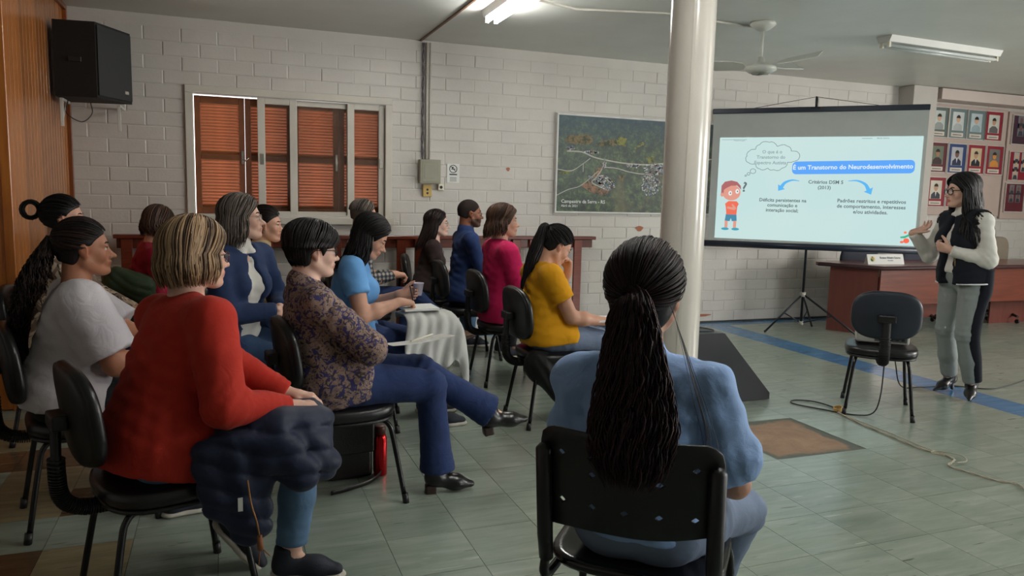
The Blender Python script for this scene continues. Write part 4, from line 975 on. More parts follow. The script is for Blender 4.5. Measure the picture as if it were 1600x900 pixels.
def head_field(F,Hc,R,hs,lo=None,ear=True,nose=1.0,jaw=1.0,fem=1.0,beard=False):
    T=lambda x,y,z:Hc+R@(V3(x,y,z)*hs)
    e=lambda c,r,k,mode='add':F.ell(T(*c),V3(*r)*hs,R,k=k*hs,mode=mode)
    cn=lambda a,b_,r1,r2,k,mode='add':F.cone(T(*a),T(*b_),r1*hs,r2*hs,k=k*hs,mode=mode)
    e((-0.012,0,0.028),HE,0.01)
    e((0.030,0,-0.020),(0.062,0.060,0.080),0.03)
    for s in (-1,1):
        cn((0.005,s*0.052*jaw,-0.055),(0.062,s*0.018,-0.098),0.020,0.018,0.03)
        e((0.060,s*0.038,-0.030),(0.024,0.022,0.024),0.02)
        cn((0.078,s*0.014,0.020),(0.066,s*0.046,0.018),0.010,0.009,0.015)
        e((0.094,s*0.031,0.001),(0.014,0.017,0.011),0.012,'sub')
    cn((0.080,0,0.002),(0.1075*1.0,0,-0.032),0.009,0.0115,0.012)
    e((0.108+0.004*nose,0,-0.034),(0.0125,0.011,0.010),0.006)
    for s in (-1,1): e((0.096,s*0.0125,-0.038),(0.011,0.0075,0.008),0.005)
    e((0.080,0,-0.062),(0.020,0.026,0.018),0.015)
    cn((0.0965,-0.014,-0.0605),(0.0965,0.014,-0.0605),0.0058,0.0058,0.004); cn((0.100,0,-0.0600),(0.100,0,-0.0602),0.0055,0.0055,0.006)
    cn((0.0935,-0.012,-0.0715),(0.0935,0.012,-0.0715),0.0068,0.0068,0.004)
    e((0.080,0,-0.098),(0.019,0.021,0.015),0.02)
    cn((0.103,-0.016,-0.0660),(0.103,0.016,-0.0660),0.0016,0.0016,0.003,'sub')
    for s in (-1,1):
        e((0.083,s*0.031,0.0095),(0.010,0.019,0.0045),0.004)
        e((0.083,s*0.031,-0.0115),(0.009,0.017,0.004),0.005)
        if ear:
            R2=R@np.array(Matrix.Rotation(math.radians(-12),3,'Y'))@np.array(Matrix.Rotation(math.radians(s*18),3,'Z'))
            c=T(-0.004,s*0.075,-0.006); F.ell(c,V3(0.019,0.0075,0.031)*hs,R2,k=0.004*hs); F.ell(T(0.0,s*0.084,-0.002),V3(0.009,0.005,0.017)*hs,R2,k=0.004*hs,mode='sub'); F.ell(T(0.004,s*0.074,-0.034),V3(0.009,0.006,0.009)*hs,R2,k=0.006*hs)
def face_col(V,Hc,R,hs,lip=(0.84,0.60,0.58),brow=None,beard=0.0,blush=0.1):
    q=((V-Hc)@R)/hs; n=len(V); c=np.ones((n,4))
    m=((np.abs(q[:,1])<0.021)&(q[:,0]>0.086)&(q[:,2]<-0.0545)&(q[:,2]>-0.079)&(np.abs(q[:,1])<0.024-np.abs(q[:,2]+0.0655)*0.7))
    c[m,:3]*=np.array(lip)
    m2=np.exp(-(((q[:,0]-0.07)/0.03)**2+((np.abs(q[:,1])-0.045)/0.02)**2+((q[:,2]+0.03)/0.022)**2))*blush
    c[:,1]*=1-m2; c[:,2]*=1-m2
    if beard>0:
        b_=np.clip(((q[:,2]<-0.045)*(q[:,0]>-0.0)*1.0),0,1)*(q[:,2]>-0.125)*(np.linalg.norm(q,axis=1)<0.15); sel=(b_>0)&~m; c[sel,:3]*=1-beard
    far=np.linalg.norm(q,axis=1)>0.16; c[far,:3]=1
    m4=(np.linalg.norm(q-np.array([-0.0,0.08,-0.01]),axis=1)<0.03)|(np.linalg.norm(q-np.array([-0.0,-0.08,-0.01]),axis=1)<0.03); c[m4,:3]*=np.array((1,0.88,0.85))
    return c
m_eye_w=M_plain('eye_white',srgb(206,200,192),0.25,var=0.0); m_iris=M_plain('eye_iris',srgb(58,36,24),0.15,var=0.05); m_pup=M_plain('eye_pupil',srgb(10,8,8),0.1,var=0.0)
def eye_mesh():
    q=MB(); r=0.0128; n=16; A=[0,0.16,0.42,0.7,1.2,1.8,2.4,PI]
    prof=[(r*math.sin(a),r*math.cos(a)) for a in A]; v=[];f=[];m=[]
    for k in range(n):
        t=2*PI*k/n
        for rr_,h in prof: v.append((h,rr_*math.cos(t),rr_*math.sin(t)))
    mm=len(A)
    for k in range(n):
        k2=(k+1)%n
        for i in range(mm-1): q.f.append((k*mm+i,k*mm+i+1,k2*mm+i+1,k2*mm+i)); q.m.append(2 if i==0 else (1 if i<2 else 0)); q.sm.append(True)
    q.v=v; return q.mesh('eye',[m_eye_w,m_iris,m_pup])
EYE=eye_mesh()
def place(name,me,par,M3,loc):
    o=bpy.data.objects.new(name,me); COL.objects.link(o); o.parent=par
    o.matrix_local=Matrix([[*M3[0],loc[0]],[*M3[1],loc[1]],[*M3[2],loc[2]],[0,0,0,1]]); return o
def face_extras(root,Hc,R,hs,browm,glasses=None,closed=False,brow=True,earring=None):
    for s in (-1,1):
        RR=R@np.array(Matrix.Rotation(math.radians(s*4),3,'Z'))
        place('eye',EYE,root,RR*hs,Hc+R@(V3(0.0745,s*0.0310,-0.0005)*hs))
        if brow:
            q=MB(); q.tube([tuple(Hc+R@(V3(x,s*y,z)*hs)) for x,y,z in ((0.0905,0.014,0.021),(0.0895,0.026,0.0265),(0.083,0.038,0.0265),(0.073,0.050,0.019))],[0.0028*hs,0.0038*hs,0.003*hs,0.0012*hs],6); q.build('eyebrow',browm,root)
            q=MB(); q.tube([tuple(Hc+R@(V3(x,s*y,z)*hs)) for x,y,z in ((0.0865,0.018,0.003),(0.0895,0.031,0.0065),(0.083,0.045,0.002))],[0.001*hs,0.0016*hs,0.001*hs],5); q.build('eyelashes',browm,root)
    if glasses:
        gm,rx,rz,rt=glasses; q=MB()
        for s in (-1,1):
            P=[]
            for k in range(25):
                t=2*PI*k/24; cx,cz=math.cos(t),math.sin(t); y=s*0.033+rx*(abs(cx)**0.85)*math.copysign(1,cx); z=-0.003+rz*(abs(cz)**0.85)*math.copysign(1,cz)
                P.append(tuple(Hc+R@(V3(0.104-abs(y)*0.16+0.002*z,y,z)*hs)))
            q.tube(P,rt*hs,6,cap=False)
            q.tube([tuple(Hc+R@(V3(*p)*hs)) for p in ((0.096,s*(0.033+rx),0.004),(0.085,s*0.070,0.006),(0.04,s*0.078,0.006),(-0.005,s*0.082,0.004),(-0.03,s*0.078,-0.02))],rt*0.9*hs,5)
        q.tube([tuple(Hc+R@(V3(*p)*hs)) for p in ((0.101,-0.012,0.002),(0.104,0,0.006),(0.101,0.012,0.002))],rt*hs,5)
        g=q.build('glasses',gm,root)
        lens=MB()
        for s in (-1,1):
            P=[tuple(Hc+R@(V3(0.104-abs(s*0.033+rx*math.cos(t))*0.16,s*0.033+rx*0.97*math.cos(t),-0.003+rz*0.97*math.sin(t))*hs)) for t in [2*PI*k/20 for k in range(20)]]
            lens.add(P+[tuple(V3(p)+R@V3(0.0012,0,0)) for p in P],[tuple(range(20))[::-1],tuple(range(20,40))]+[(i,(i+1)%20,20+(i+1)%20,20+i) for i in range(20)])
        lens.build('lens',m_lens,g)
    if earring:
        for s in (-1,1):
            q=MB(); c=Hc+R@(V3(0.004,s*0.083,-0.045)*hs); q.sphere(tuple(c),0.005,8,6); q.build('earring',m_chrome,root)
m_lens,_nt,_b=newmat('lens_glass'); _b.inputs['Alpha'].default_value=0.10; _b.inputs['Roughness'].default_value=0.05; _b.inputs['Base Color'].default_value=(0.8,0.85,0.9,1)
# ---------------------------------------------------------------- hair locks
HR=V3(0.104,0.084,0.097); HC0=V3(-0.012,0,0.028)
def dirv(az,el): a=math.radians(az);e=math.radians(el); return V3(math.cos(a)*math.cos(e),math.sin(a)*math.cos(e),math.sin(e))
def slerp(a,b_,t):
    a=nrm(a);b_=nrm(b_); c=np.clip(a@b_,-1,1); w=math.acos(c)
    if w<1e-4: return a
    return (math.sin((1-t)*w)*a+math.sin(t*w)*b_)/math.sin(w)
def lock_mesh(name,locks,mat,ns=3,flat=0.6):
    """locks: list of (points Nx3, radii N, centre ref 3, shade)"""
    V=[];F=[];C=[];b0=0
    for P,rad,cen,shade in locks:
        P=np.asarray(P,float); n=len(P); T=np.gradient(P,axis=0); T/=np.linalg.norm(T,axis=1)[:,None]+1e-9
        O=P-np.asarray(cen); O=O-T*(O*T).sum(1)[:,None]; O/=np.linalg.norm(O,axis=1)[:,None]+1e-9; S=np.cross(T,O)
        for k in range(ns):
            a=2*PI*k/ns; V.append(P+S*(np.cos(a)*np.asarray(rad))[:,None]+O*(np.sin(a)*flat*np.asarray(rad))[:,None])
        idx=np.arange(n-1)
        for k in range(ns):
            k2=(k+1)%ns; F.append(np.stack([b0+k*n+idx,b0+k2*n+idx,b0+k2*n+idx+1,b0+k*n+idx+1],1))
        C.append(np.full(n*ns,shade)); b0+=n*ns
    V=np.concatenate(V);F=np.concatenate(F);C=np.concatenate(C); col=np.stack([C,C,C,np.ones_like(C)],1)
    return np_mesh(name,V,F,mat,col)
class Hair:
    def __init__(s,Hc,R,hs,seed): s.Hc,s.R,s.hs=Hc,R,hs; s.r=np.random.RandomState(seed); s.L=[]; s.cen=Hc+R@(HC0*hs)
    def W(s,d,off=0.0): return s.Hc+s.R@((HC0+d*(HR+off))*s.hs)
    def collide(s,caps):
        out=[]
        for P,rad,cen,sh in s.L:
            P=np.array([np.asarray(p,float) for p in P])
            for a,b_,r in caps:
                ba=b_-a; t=np.clip(((P-a)@ba)/(ba@ba),0,1); c=a+t[:,None]*ba; d=P-c; n=np.linalg.norm(d,axis=1)+1e-9; m=n<r; P[m]=c[m]+d[m]/n[m][:,None]*r
            out.append((P,rad,cen,sh))
        s.L=out
    def shade(s,lo=0.0,hi=1.0): return s.r.uniform(lo,hi)
    def fall(s,n,part=0.0,phi=(60,180),length=0.12,flare=0.0,curl=0.0,wave=0.0,wl_=0.06,r=0.007,off=0.004,drift=(0,0,0),front_len=None,sides=(-1,1),lift=0.0,shade=(0,1),tilt=0.0,jit=0.15,px=(0.75,-0.35)):
        down=V3(0,0,-1)
        for i in range(n):
            sd=sides[i%len(sides)]; ph=s.r.uniform(*phi); t0=(ph-phi[0])/max(phi[1]-phi[0],1)
            x0=px[0]+(px[1]-px[0])*min(1,t0*1.1)+s.r.uniform(-.1,.1); st=nrm(V3(x0,part+sd*0.04,math.sqrt(max(0.05,1-x0*x0))))
            en=dirv(sd*ph,-8+tilt); lay=s.r.uniform(-0.004,0.006)+off; P=[]
            for k in range(9):
                t=k/8; d=slerp(st,en,t); P.append(s.W(d,lay+lift*math.sin(PI*t)))
            Ln=length if front_len is None else front_len+(length-front_len)*t0
            Ln*=1+s.r.uniform(-jit,jit)*0.8; p=P[-1]; out=nrm(p-s.cen-V3(0,0,(p-s.cen)[2])); m=max(4,int(Ln/0.02)); p0=p.copy(); phs=s.r.uniform(0,6); wd=np.cross(out,down)
            for k in range(1,m+1):
                t=k/m; y=Ln*t; off_=out*(flare*math.sin(PI*min(1,t*0.9))-curl*t*t)+V3(*drift)*t*t
                w_=wave*(math.sin(y*2*PI/wl_+phs)*wd*min(1,t*3)+0.6*math.cos(y*2*PI/wl_+phs)*out*min(1,t*3)) if wave else 0
                P.append(p0+down*y+off_+w_)
            n_=len(P); tt=np.linspace(0,1,n_); rad=r*s.r.uniform(0.7,1.25)*np.minimum(1,0.45+tt*3)*np.where(tt>0.75,1-(tt-0.75)/0.25*0.85,1)
            s.L.append((P,rad,s.cen,s.shade(*shade)))
        return s
    def gather(s,n,tie,r=0.006,off=0.003,shade=(0,1)):
        tied=nrm(V3(*tie))
        for i in range(n):
            az=s.r.uniform(-180,180); a=abs(az)
            hl=np.interp(a,[0,40,65,80,105,140,180],[27,22,5,-14,-20,-36,-42]); el=hl+(s.r.uniform(0,1)**2.4)*(80-hl)*0.9
            st=dirv(az,el); P=[]; lay=off+s.r.uniform(-0.003,0.004)
            for k in range(13): t=k/12; P.append(s.W(slerp(st,tied,t),lay+0.004*math.sin(PI*t)))
            tt=np.linspace(0,1,13); rad=r*s.r.uniform(0.7,1.2)*np.minimum(1,0.35+tt*4)*(1-0.45*tt)
            s.L.append((P,rad,s.cen,s.shade(*shade)))
        return s
    def tail(s,n,path,rad_,r=0.006,wave=0.006,wl_=0.07,shade=(0,1),npts=20,flatn=None,fq=1.0,jit=0.25):
        Pm=np.array([tuple(p) for p in ptsmooth(path,8)]); u=np.linspace(0,1,len(Pm))
        for i in range(n):
            a=s.r.uniform(0,2*PI); q=math.sqrt(s.r.uniform(0.0,1)); end=1-s.r.uniform(0,jit)**1.5; tt=np.linspace(0,end,npts)
            C=np.stack([np.interp(tt,u,Pm[:,c]) for c in range(3)],1); T=np.gradient(C,axis=0); T/=np.linalg.norm(T,axis=1)[:,None]+1e-9
            X=np.cross(T,np.array([0.0,0,1.0])+1e-3); 
            if flatn is not None: Y=np.tile(nrm(flatn),(npts,1)); Y=Y-T*(Y*T).sum(1)[:,None]; Y/=np.linalg.norm(Y,axis=1)[:,None]+1e-9; X=np.cross(T,Y)
            else:
                X/=np.linalg.norm(X,axis=1)[:,None]+1e-9; Y=np.cross(T,X)
            rr_=np.interp(tt,np.linspace(0,1,len(rad_)),rad_)*q; w=wave*np.minimum(1,tt*4)
            ph=s.r.uniform(0,6); L_=np.concatenate([[0],np.cumsum(np.linalg.norm(np.diff(C,axis=0),axis=1))])
            P=C+X*(rr_*math.cos(a)+w*np.sin(L_*2*PI/wl_+ph))[:,None]+Y*(rr_*fq*math.sin(a)+w*0.7*np.cos(L_*2*PI/wl_+ph*1.3))[:,None]
            rad=r*s.r.uniform(0.7,1.3)*np.where(tt>end*0.8,1-(tt-end*0.8)/(end*0.2+1e-6)*0.9,1)
            s.L.append((P,rad,C.mean(0),s.shade(*shade)))
        return s
    def custom(s,P,r,shade=(0,1)):
        P=np.array([tuple(p) for p in ptsmooth(P,5)]); tt=np.linspace(0,1,len(P)); s.L.append((P,r*np.where(tt>0.7,1-(tt-0.7)/0.3*0.9,1),s.cen,s.shade(*shade))); return s
def hair_cap(F,Hc,R,hs,thick=0.0,back=-0.075,ear_cover=False,front=0.0,full=1.0):
    T=lambda x,y,z:Hc+R@(V3(x,y,z)*hs)
    F.ell(T(-0.014,0,0.029),V3(HE[0]+0.006+thick,HE[1]+0.006+thick,HE[2]+0.006+thick)*hs,R,k=0)
    F.ell(T(-0.045,0,-0.025),V3(0.058+thick,0.066+thick,0.070)*hs,R,k=0.02*hs)
    # carve the face
    F.ell(T(0.092+front,0,-0.030),V3(0.070,0.092,0.088)*hs,R,k=0.01*hs,mode='sub')
    if not ear_cover:
        for s in (-1,1): F.ell(T(0.006,s*0.085,-0.034),V3(0.030,0.035,0.050)*hs,R,k=0.008*hs,mode='sub')
    F.cut(T(0,0,back),-(R@V3(0.35,0,1.0)))
# ---------------------------------------------------------------- whole figures
SKINS={'light':M_skin('skin_light',srgb(206,156,132)),'fair':M_skin('skin_fair',srgb(214,170,150)),'tan':M_skin('skin_tan',srgb(178,120,92)),'brown':M_skin('skin_brown',srgb(138,88,66)),'pale':M_skin('skin_pale',srgb(220,180,162))}
m_denim=M_fabric('denim',srgb(52,74,104),0.85,900,0.35,0.2); m_denim_l=M_fabric('denim_light',srgb(86,116,146),0.85,900,0.35,0.25); m_denim_d=M_fabric('denim_dark',srgb(36,52,92),0.85,900,0.35,0.15)
def person(label,Hc,head,hip,tyaw,arms,legs,top,bottom,shoes,skin='light',s=1.0,fat=1.0,hs=1.0,bust=1.0,res=0.018,hres=0.0053,wres=0.0112,hair=None,hairmat=None,glasses=None,browm=None,ear=True,face={},seed=1,extra=None,shw=0.165,slump=0.0,earring=None,stand=False,group=None,hid_brow=False,neckr=0.052,nb=None,seatz=None):
    Hc=V3(*Hc); hip=V3(*hip); org=V3(hip[0],hip[1],0.0); root=empty('person',tuple(org),0,label,'person',group)
    Hc=Hc-org; H=hip-org; R=rotm(*head); Rt=rotm(tyaw); lat=Rt@V3(0,1,0); fwd0=Rt@V3(1,0,0)
    Nb=Hc+R@(V3(-0.028,0,-0.150)*hs)+V3(0,0,-0.02) if nb is None else V3(*nb)-org
    u=nrm(Nb-H); lt=nrm(lat-u*(lat@u)); nf=np.cross(lt,u); TL=np.linalg.norm(Nb-H)
    lo_rib=H+u*TL*0.48-nf*slump; chest=Nb-u*0.13*s
    sh={}; el={}; wr={}; hn={}
    for k,sg in (('R',-1),('L',1)):
        a=arms[k]; sh[k]=Nb-u*0.050*s+lt*sg*shw*s+nf*a.get('fwd',0.0)+V3(*a.get('sh',(0,0,0)))
        el[k],wr[k]=ik(sh[k],V3(*a['w'])-org,0.285*s,0.245*s,a.get('pole',(0,0,-1)))
        d=nrm(wr[k]-el[k]) if 'd' not in a else nrm(a['d']); hn[k]=(d,V3(*a.get('pn',(0,0,-1))),a)
    hp={};kn={};an={};ft={}
    for k,sg in (('R',-1),('L',1)):
        a=legs[k]; hp[k]=H+lat*sg*0.088*s-V3(0,0,0.005); kn[k],an[k]=ik(hp[k],V3(*a['a'])-org,0.425*s,0.405*s,a.get('pole',(1,0,1)) if not isinstance(a.get('pole',0),(int,)) else (1,0,1)); ft[k]=nrm(a.get('f',tuple(fwd0)))
    allp=[Hc,H]+list(el.values())+list(wr.values())+list(kn.values())+list(an.values())+list(sh.values())
    lo=np.min(allp,axis=0)-0.20; hi=np.max(allp,axis=0)+0.20; lo[2]=max(lo[2],-0.005); hi[2]=Hc[2]+0.14
    # ---- body
    hands=[]
    for k in ('R','L'):
        if arms[k].get('hide'): continue
        d,pn,a=hn[k]; hands+=[(hand_parts(wr[k],d,pn,k,a.get('curl',0.35),0.93*s,a.get('thumb',0.5),a.get('spread',0.0)))]
    fine=[(Hc-0.125*hs,Hc+0.135*hs,hres)]
    for hp_ in hands:
        pts=np.array([q for c in hp_ for q in (c[0],c[1])]); fine.append((pts.min(0)-0.015,pts.max(0)+0.015,hres*1.12))
    F=Field(lo,hi,res,fine)
    def torso(F,g,kk=0.05,fatm=1.0):
        f=fat*fatm
        F.ell(H+u*0.01,V3(0.112*f*s+g,0.160*f*s+g,0.115*s+g),np.stack([nf,lt,u],1),k=0)
        F.cone(H+u*0.07*s,lo_rib,0.142*f*s+g,0.126*f*s+g,kk,nf,0.76)
        F.cone(lo_rib,chest,0.128*f*s+g,(0.138+0.01*(f-1))*s*min(f,1.12)+g,kk,nf,0.68)
        for sg,k in ((-1,'R'),(1,'L')):
            F.cone(Nb-u*0.075*s+lt*sg*0.05,sh[k]-u*0.004,0.060*s+g,0.052*s+g,kk,)
            F.cone(Nb-u*0.015*s+lt*sg*0.02,sh[k]-lt*sg*0.06*s+u*0.008,0.038*s+g*0.7,0.036*s+g*0.8,kk*0.8)
            if bust>0: F.ell(chest-u*0.055*s+nf*0.072*s*bust+lt*sg*0.066*s,V3(0.062,0.062,0.064)*s*bust+g,None,k=0.04)
        if f>1.08: F.ell(H+u*0.13*s+nf*0.05*f*s,V3(0.11*f*s+g,0.13*f*s+g,0.12*s+g),np.stack([nf,lt,u],1),k=kk)
    torso(F,-0.012)
    F.cone(Hc+R@(V3(-0.030,0,-0.050)*hs),Nb-u*0.03,neckr*s,(neckr+0.010)*s,0.03)
    for k in ('R','L'):
        ar=arms[k].get('r',1.0)
        F.cone(sh[k],el[k],0.050*s*ar,0.039*s*ar,0.03); m=el[k]+(wr[k]-el[k])*0.35
        F.cone(el[k],m,0.038*s*ar,0.040*s*ar,0.02); F.cone(m,wr[k],0.040*s*ar,0.0255*s,0.02)
        lg=legs[k]; F.cone(hp[k],kn[k],0.080*s*fat,0.052*s,0.03); m=kn[k]+(an[k]-kn[k])*0.35
        F.cone(kn[k],m,0.050*s,0.052*s,0.02); F.cone(m,an[k],0.052*s,0.034*s,0.02)
        fd=ft[k]; upf=nrm(V3(*lg.get('up',(0,0,1)))-fd*(V3(*lg.get('up',(0,0,1)))@fd)); F.cone(an[k]-upf*0.01,an[k]+fd*0.085*s-upf*0.048*s,0.028*s,0.016*s,0.015)
    for hp_ in hands:
        for a,b_,r1,r2,k in hp_: F.cone(a,b_,r1,r2,k)
    head_field(F,Hc,R,hs,ear=ear)
    body=F.mesh('body',SKINS[skin],lambda V:face_col(V,Hc,R,hs,**face)); bo=inst('body',body,root)
    face_extras(root,Hc,R,hs,browm or hairmat,glasses,brow=not hid_brow,earring=earring)
    # ---- bottom
    b=bottom
    if b:
        F=Field(lo,hi,b.get('res',wres),())
        F.ell(H+u*0.0,V3(0.118*fat*s,0.166*fat*s,0.118*s),np.stack([nf,lt,u],1),k=0)
        fl=[]
        for k in ('R','L'):
            F.cone(hp[k]-V3(0,0,0.0),kn[k],0.092*s*fat*b.get('th',1.0),0.066*s*b.get('kr',1.0),0.03); w=b.get('w',(0.062,0.050)); end=kn[k]+(an[k]-kn[k])*b.get('len',0.97)
            F.cone(kn[k],kn[k]+(end-kn[k])*0.55,0.064*s*b.get('kr',1.0),w[0]*s,0.025); F.cone(kn[k]+(end-kn[k])*0.55,end,w[0]*s,w[1]*s,0.02,cuts=[(end,(an[k]-kn[k]))])
            sd=nrm(an[k]-kn[k]); td=nrm(kn[k]-hp[k]); fl+=[(kn[k],0.11,sd+td*0.3,0.045,0.005),(end-sd*0.05,0.09,sd,0.038,0.004),(hp[k]+td*0.08,0.12,td+V3(0,0,0.4),0.05,0.005)]
            if not stand: F.cone(H-fwd0*0.02+lat*(0.07 if k=='L' else -0.07)*fat-V3(0,0,0.02),hp[k]+td*0.12,0.100*fat*s,0.09*fat*s,0.04)
        if seatz is not None: F.cut((0,0,seatz),(0,0,-1)) if False else None
        F.folds(seed+7,0.0012,fl)
        F.cut(H+u*b.get('waist',0.11)*s,u) 
        bm_=inst('trousers',F.mesh('trousers',b['mat']),root)
        for hm in b.get('hems',()): pass
    # ---- top layers
    for ti,t in enumerate(top if isinstance(top,list) else [top]):
        g=t.get('g',0.010); F=Field(lo,hi,t.get('res',wres),())
        torso(F,g,0.05,t.get('fat',1.0))
        hem=t.get('hem',-0.03)
        if hem<0.0: F.cone(H+u*0.06,H+u*(hem-0.02),0.150*fat*s+g,t.get('hw',0.158)*fat*s+g,0.04,nf,t.get('hq',0.82))
        if hem<-0.04 and not stand:
            for k,sg in (('R',-1),('L',1)): F.cone(H-fwd0*0.02+lat*0.07*sg*fat-V3(0,0,0.02),hp[k]+nrm(kn[k]-hp[k])*0.09,0.103*fat*s+g+0.006,0.097*fat*s+g+0.003,0.04)
        if t.get('open') is not None: # open front wedge
            ow=t['open']; 
            for z in np.linspace(0,1,7):
                c=Nb+(H-Nb)*(0.10+0.92*z)+nf*0.16; F.ell(c,V3(0.10,ow*(0.4+0.9*z) ,0.08),np.stack([nf,lt,u],1),k=0.0,mode='sub')
        F.cut(H+u*hem*s,-u) if hem>-0.5 else None
        fl=[]
        for k in ('R','L'):
            if t.get('sleeve','long')=='none':
                F.box(sh[k]+lt*(-1 if k=='R' else 1)*0.040-u*0.045,V3(0.2,0.05,0.115),np.stack([nf,lt,u],1),k=0.012,rr=0.02,mode='sub'); continue
            r0,r1=t.get('sr',(0.060,0.052)); ar=arms[k].get('r',1.0)
            sd=nrm(el[k]-sh[k]); fd=nrm(wr[k]-el[k])
            if t['sleeve']=='short':
                e=sh[k]+sd*t.get('sl',0.17)*s; F.cone(sh[k],e+sd*0.04,r0*s*ar,r1*s*ar,0.03,cuts=[(e,sd)]); fl.append((e-sd*0.05,0.09,sd+0.3*lt,0.05,0.004))
            elif t['sleeve']=='puff':
                e=sh[k]+sd*t.get('sl',0.20)*s; F.cone(sh[k]+sd*0.02,e-sd*0.035,0.064*s*ar,0.086*s*ar,0.03); F.cone(e-sd*0.035,e+sd*0.03,0.080*s*ar,0.052*s*ar,0.02,cuts=[(e+sd*0.015,sd)]); fl.append((e-sd*0.03,0.10,np.cross(sd,nf),0.035,0.005)); fl.append((sh[k]+sd*0.04,0.10,np.cross(sd,nf),0.04,0.004))
            else:
                f=t.get('cut',0.93); e=el[k]+(wr[k]-el[k])*f
                F.cone(sh[k],el[k],r0*s*ar,r1*s*ar,0.03); F.cone(el[k],e,r1*s*ar,t.get('cr',0.036)*s*ar,0.025,cuts=[(e,fd)])
                fl+=[(el[k]+sd*-0.02,0.10,nrm(sd+fd),0.034,t.get('ef',0.006)),(sh[k]+sd*0.1,0.12,sd+0.5*nf,0.06,t.get('ef',0.006)*0.7),(e-fd*0.06,0.08,fd,0.03,t.get('ef',0.006)*0.6)]
        fl+=[(lo_rib,0.17,u+0.35*lt,0.06,t.get('bf',0.005)),(H+u*0.05,0.20,u-0.25*lt+0.2*nf,0.055,t.get('bf',0.005)),(lo_rib-nf*0.1+u*0.05,0.14,u-0.6*lt,0.06,t.get('bf',0.005))]
        F.folds(seed+3*ti,t.get('base',0.0022),fl)
        if t.get('collar'):
            rad=t['collar']; c0=Nb+u*0.000; 
            F.cone(c0-u*0.02-nf*0.0,c0+u*0.030-nf*0.004,(neckr+0.022)*s,(neckr+0.014)*s,0.012)
            for sg in (-1,1): F.ell(c0+nf*0.062+lt*sg*0.036-u*0.012,V3(0.018,0.030,0.030),np.stack([nf,lt,u],1),k=0.006)
        if t.get('hood'):
            c0=Nb-nf*0.055-u*0.03; F.ell(c0,V3(0.055,0.105,0.065),np.stack([nf,lt,u],1),k=0.03); 
            for sg in (-1,1): F.cone(Nb-nf*0.02+lt*sg*0.075,Nb+nf*0.075+lt*sg*0.03-u*0.05,0.030,0.022,0.025)
        nd=t.get('neck',(0.060,0.030))
        if not t.get('collar'): F.ell(Nb+u*0.055+nf*nd[1],V3(nd[0]+0.012,nd[0]+0.006,0.07+t.get('nv',0.0)),np.stack([nf,lt,u],1),k=0.004,mode='sub')
        elif t.get('vee'): F.ell(Nb-u*0.01+nf*0.11,V3(0.05,0.024,0.075),np.stack([nf,lt,u],1),k=0.004,mode='sub')
        inst(t.get('name','shirt'),F.mesh(t.get('name','shirt'),t['mat']),root)
    # ---- shoes
    for k in ('R','L'):
        sp_=shoes if not isinstance(shoes,dict) or 'kind' in shoes else shoes[k]
        if sp_: make_shoe(root,an[k],ft[k],V3(*legs[k].get('up',(0,0,1))),sp_,s)
    # ---- hair
    if hair:
        hd=Hair(Hc,R,hs,seed); hd.Nb,hd.u,hd.nf,hd.lt,hd.org=Nb,u,nf,lt,org
        capk=hair(hd) or {}
        if capk.get('cap',True):
            kw={k:v for k,v in capk.items() if k in('thick','back','ear_cover','front')}
            e=0.20*hs; F=Field(Hc-e,Hc+e,max(0.0055,hres),()); hair_cap(F,Hc,R,hs,**kw)
            for (a,b_,r1,r2,k) in capk.get('add',()): F.cone(a,b_,r1,r2,k)
            me=F.mesh('hair',hairmat,lambda V:np.concatenate([np.full((len(V),3),capk.get('capshade',0.15)),np.ones((len(V),1))],1)); ho=inst('hair',me,root)
        else: ho=root
        cg=max(t_.get('g',0.01) for t_ in (top if isinstance(top,list) else [top]))+0.012; hd.collide([(chest-u*0.02+lt*0.05,chest-u*0.02-lt*0.05,0.112*s+cg),(sh['R']+lt*0.02,sh['L']-lt*0.02,0.054*s+cg*0.6),(lo_rib,chest,0.118*s*min(fat,1.1)+cg)])
        if hd.L: inst('hair_locks' ,lock_mesh('hair_locks',hd.L,hairmat),ho)
    if extra: extra(root,dict(H=H,u=u,nf=nf,lt=lt,Nb=Nb,sh=sh,el=el,wr=wr,kn=kn,an=an,Hc=Hc,R=R,org=org,hp=hp))
    return root
m_bootblk=M_plain('boot_leather',srgb(24,22,23),0.28,var=0.1,bs=0.1,bscale=90); m_sole=M_plain('white_sole',srgb(190,184,172),0.6); m_heel=M_plain('heel_brown',srgb(58,42,36),0.5)
m_snk=M_plain('sneaker_navy',srgb(24,28,42),0.7,var=0.1,bs=0.2,bscale=200); m_shoebr=M_plain('shoe_brown',srgb(116,84,58),0.45,var=0.12)
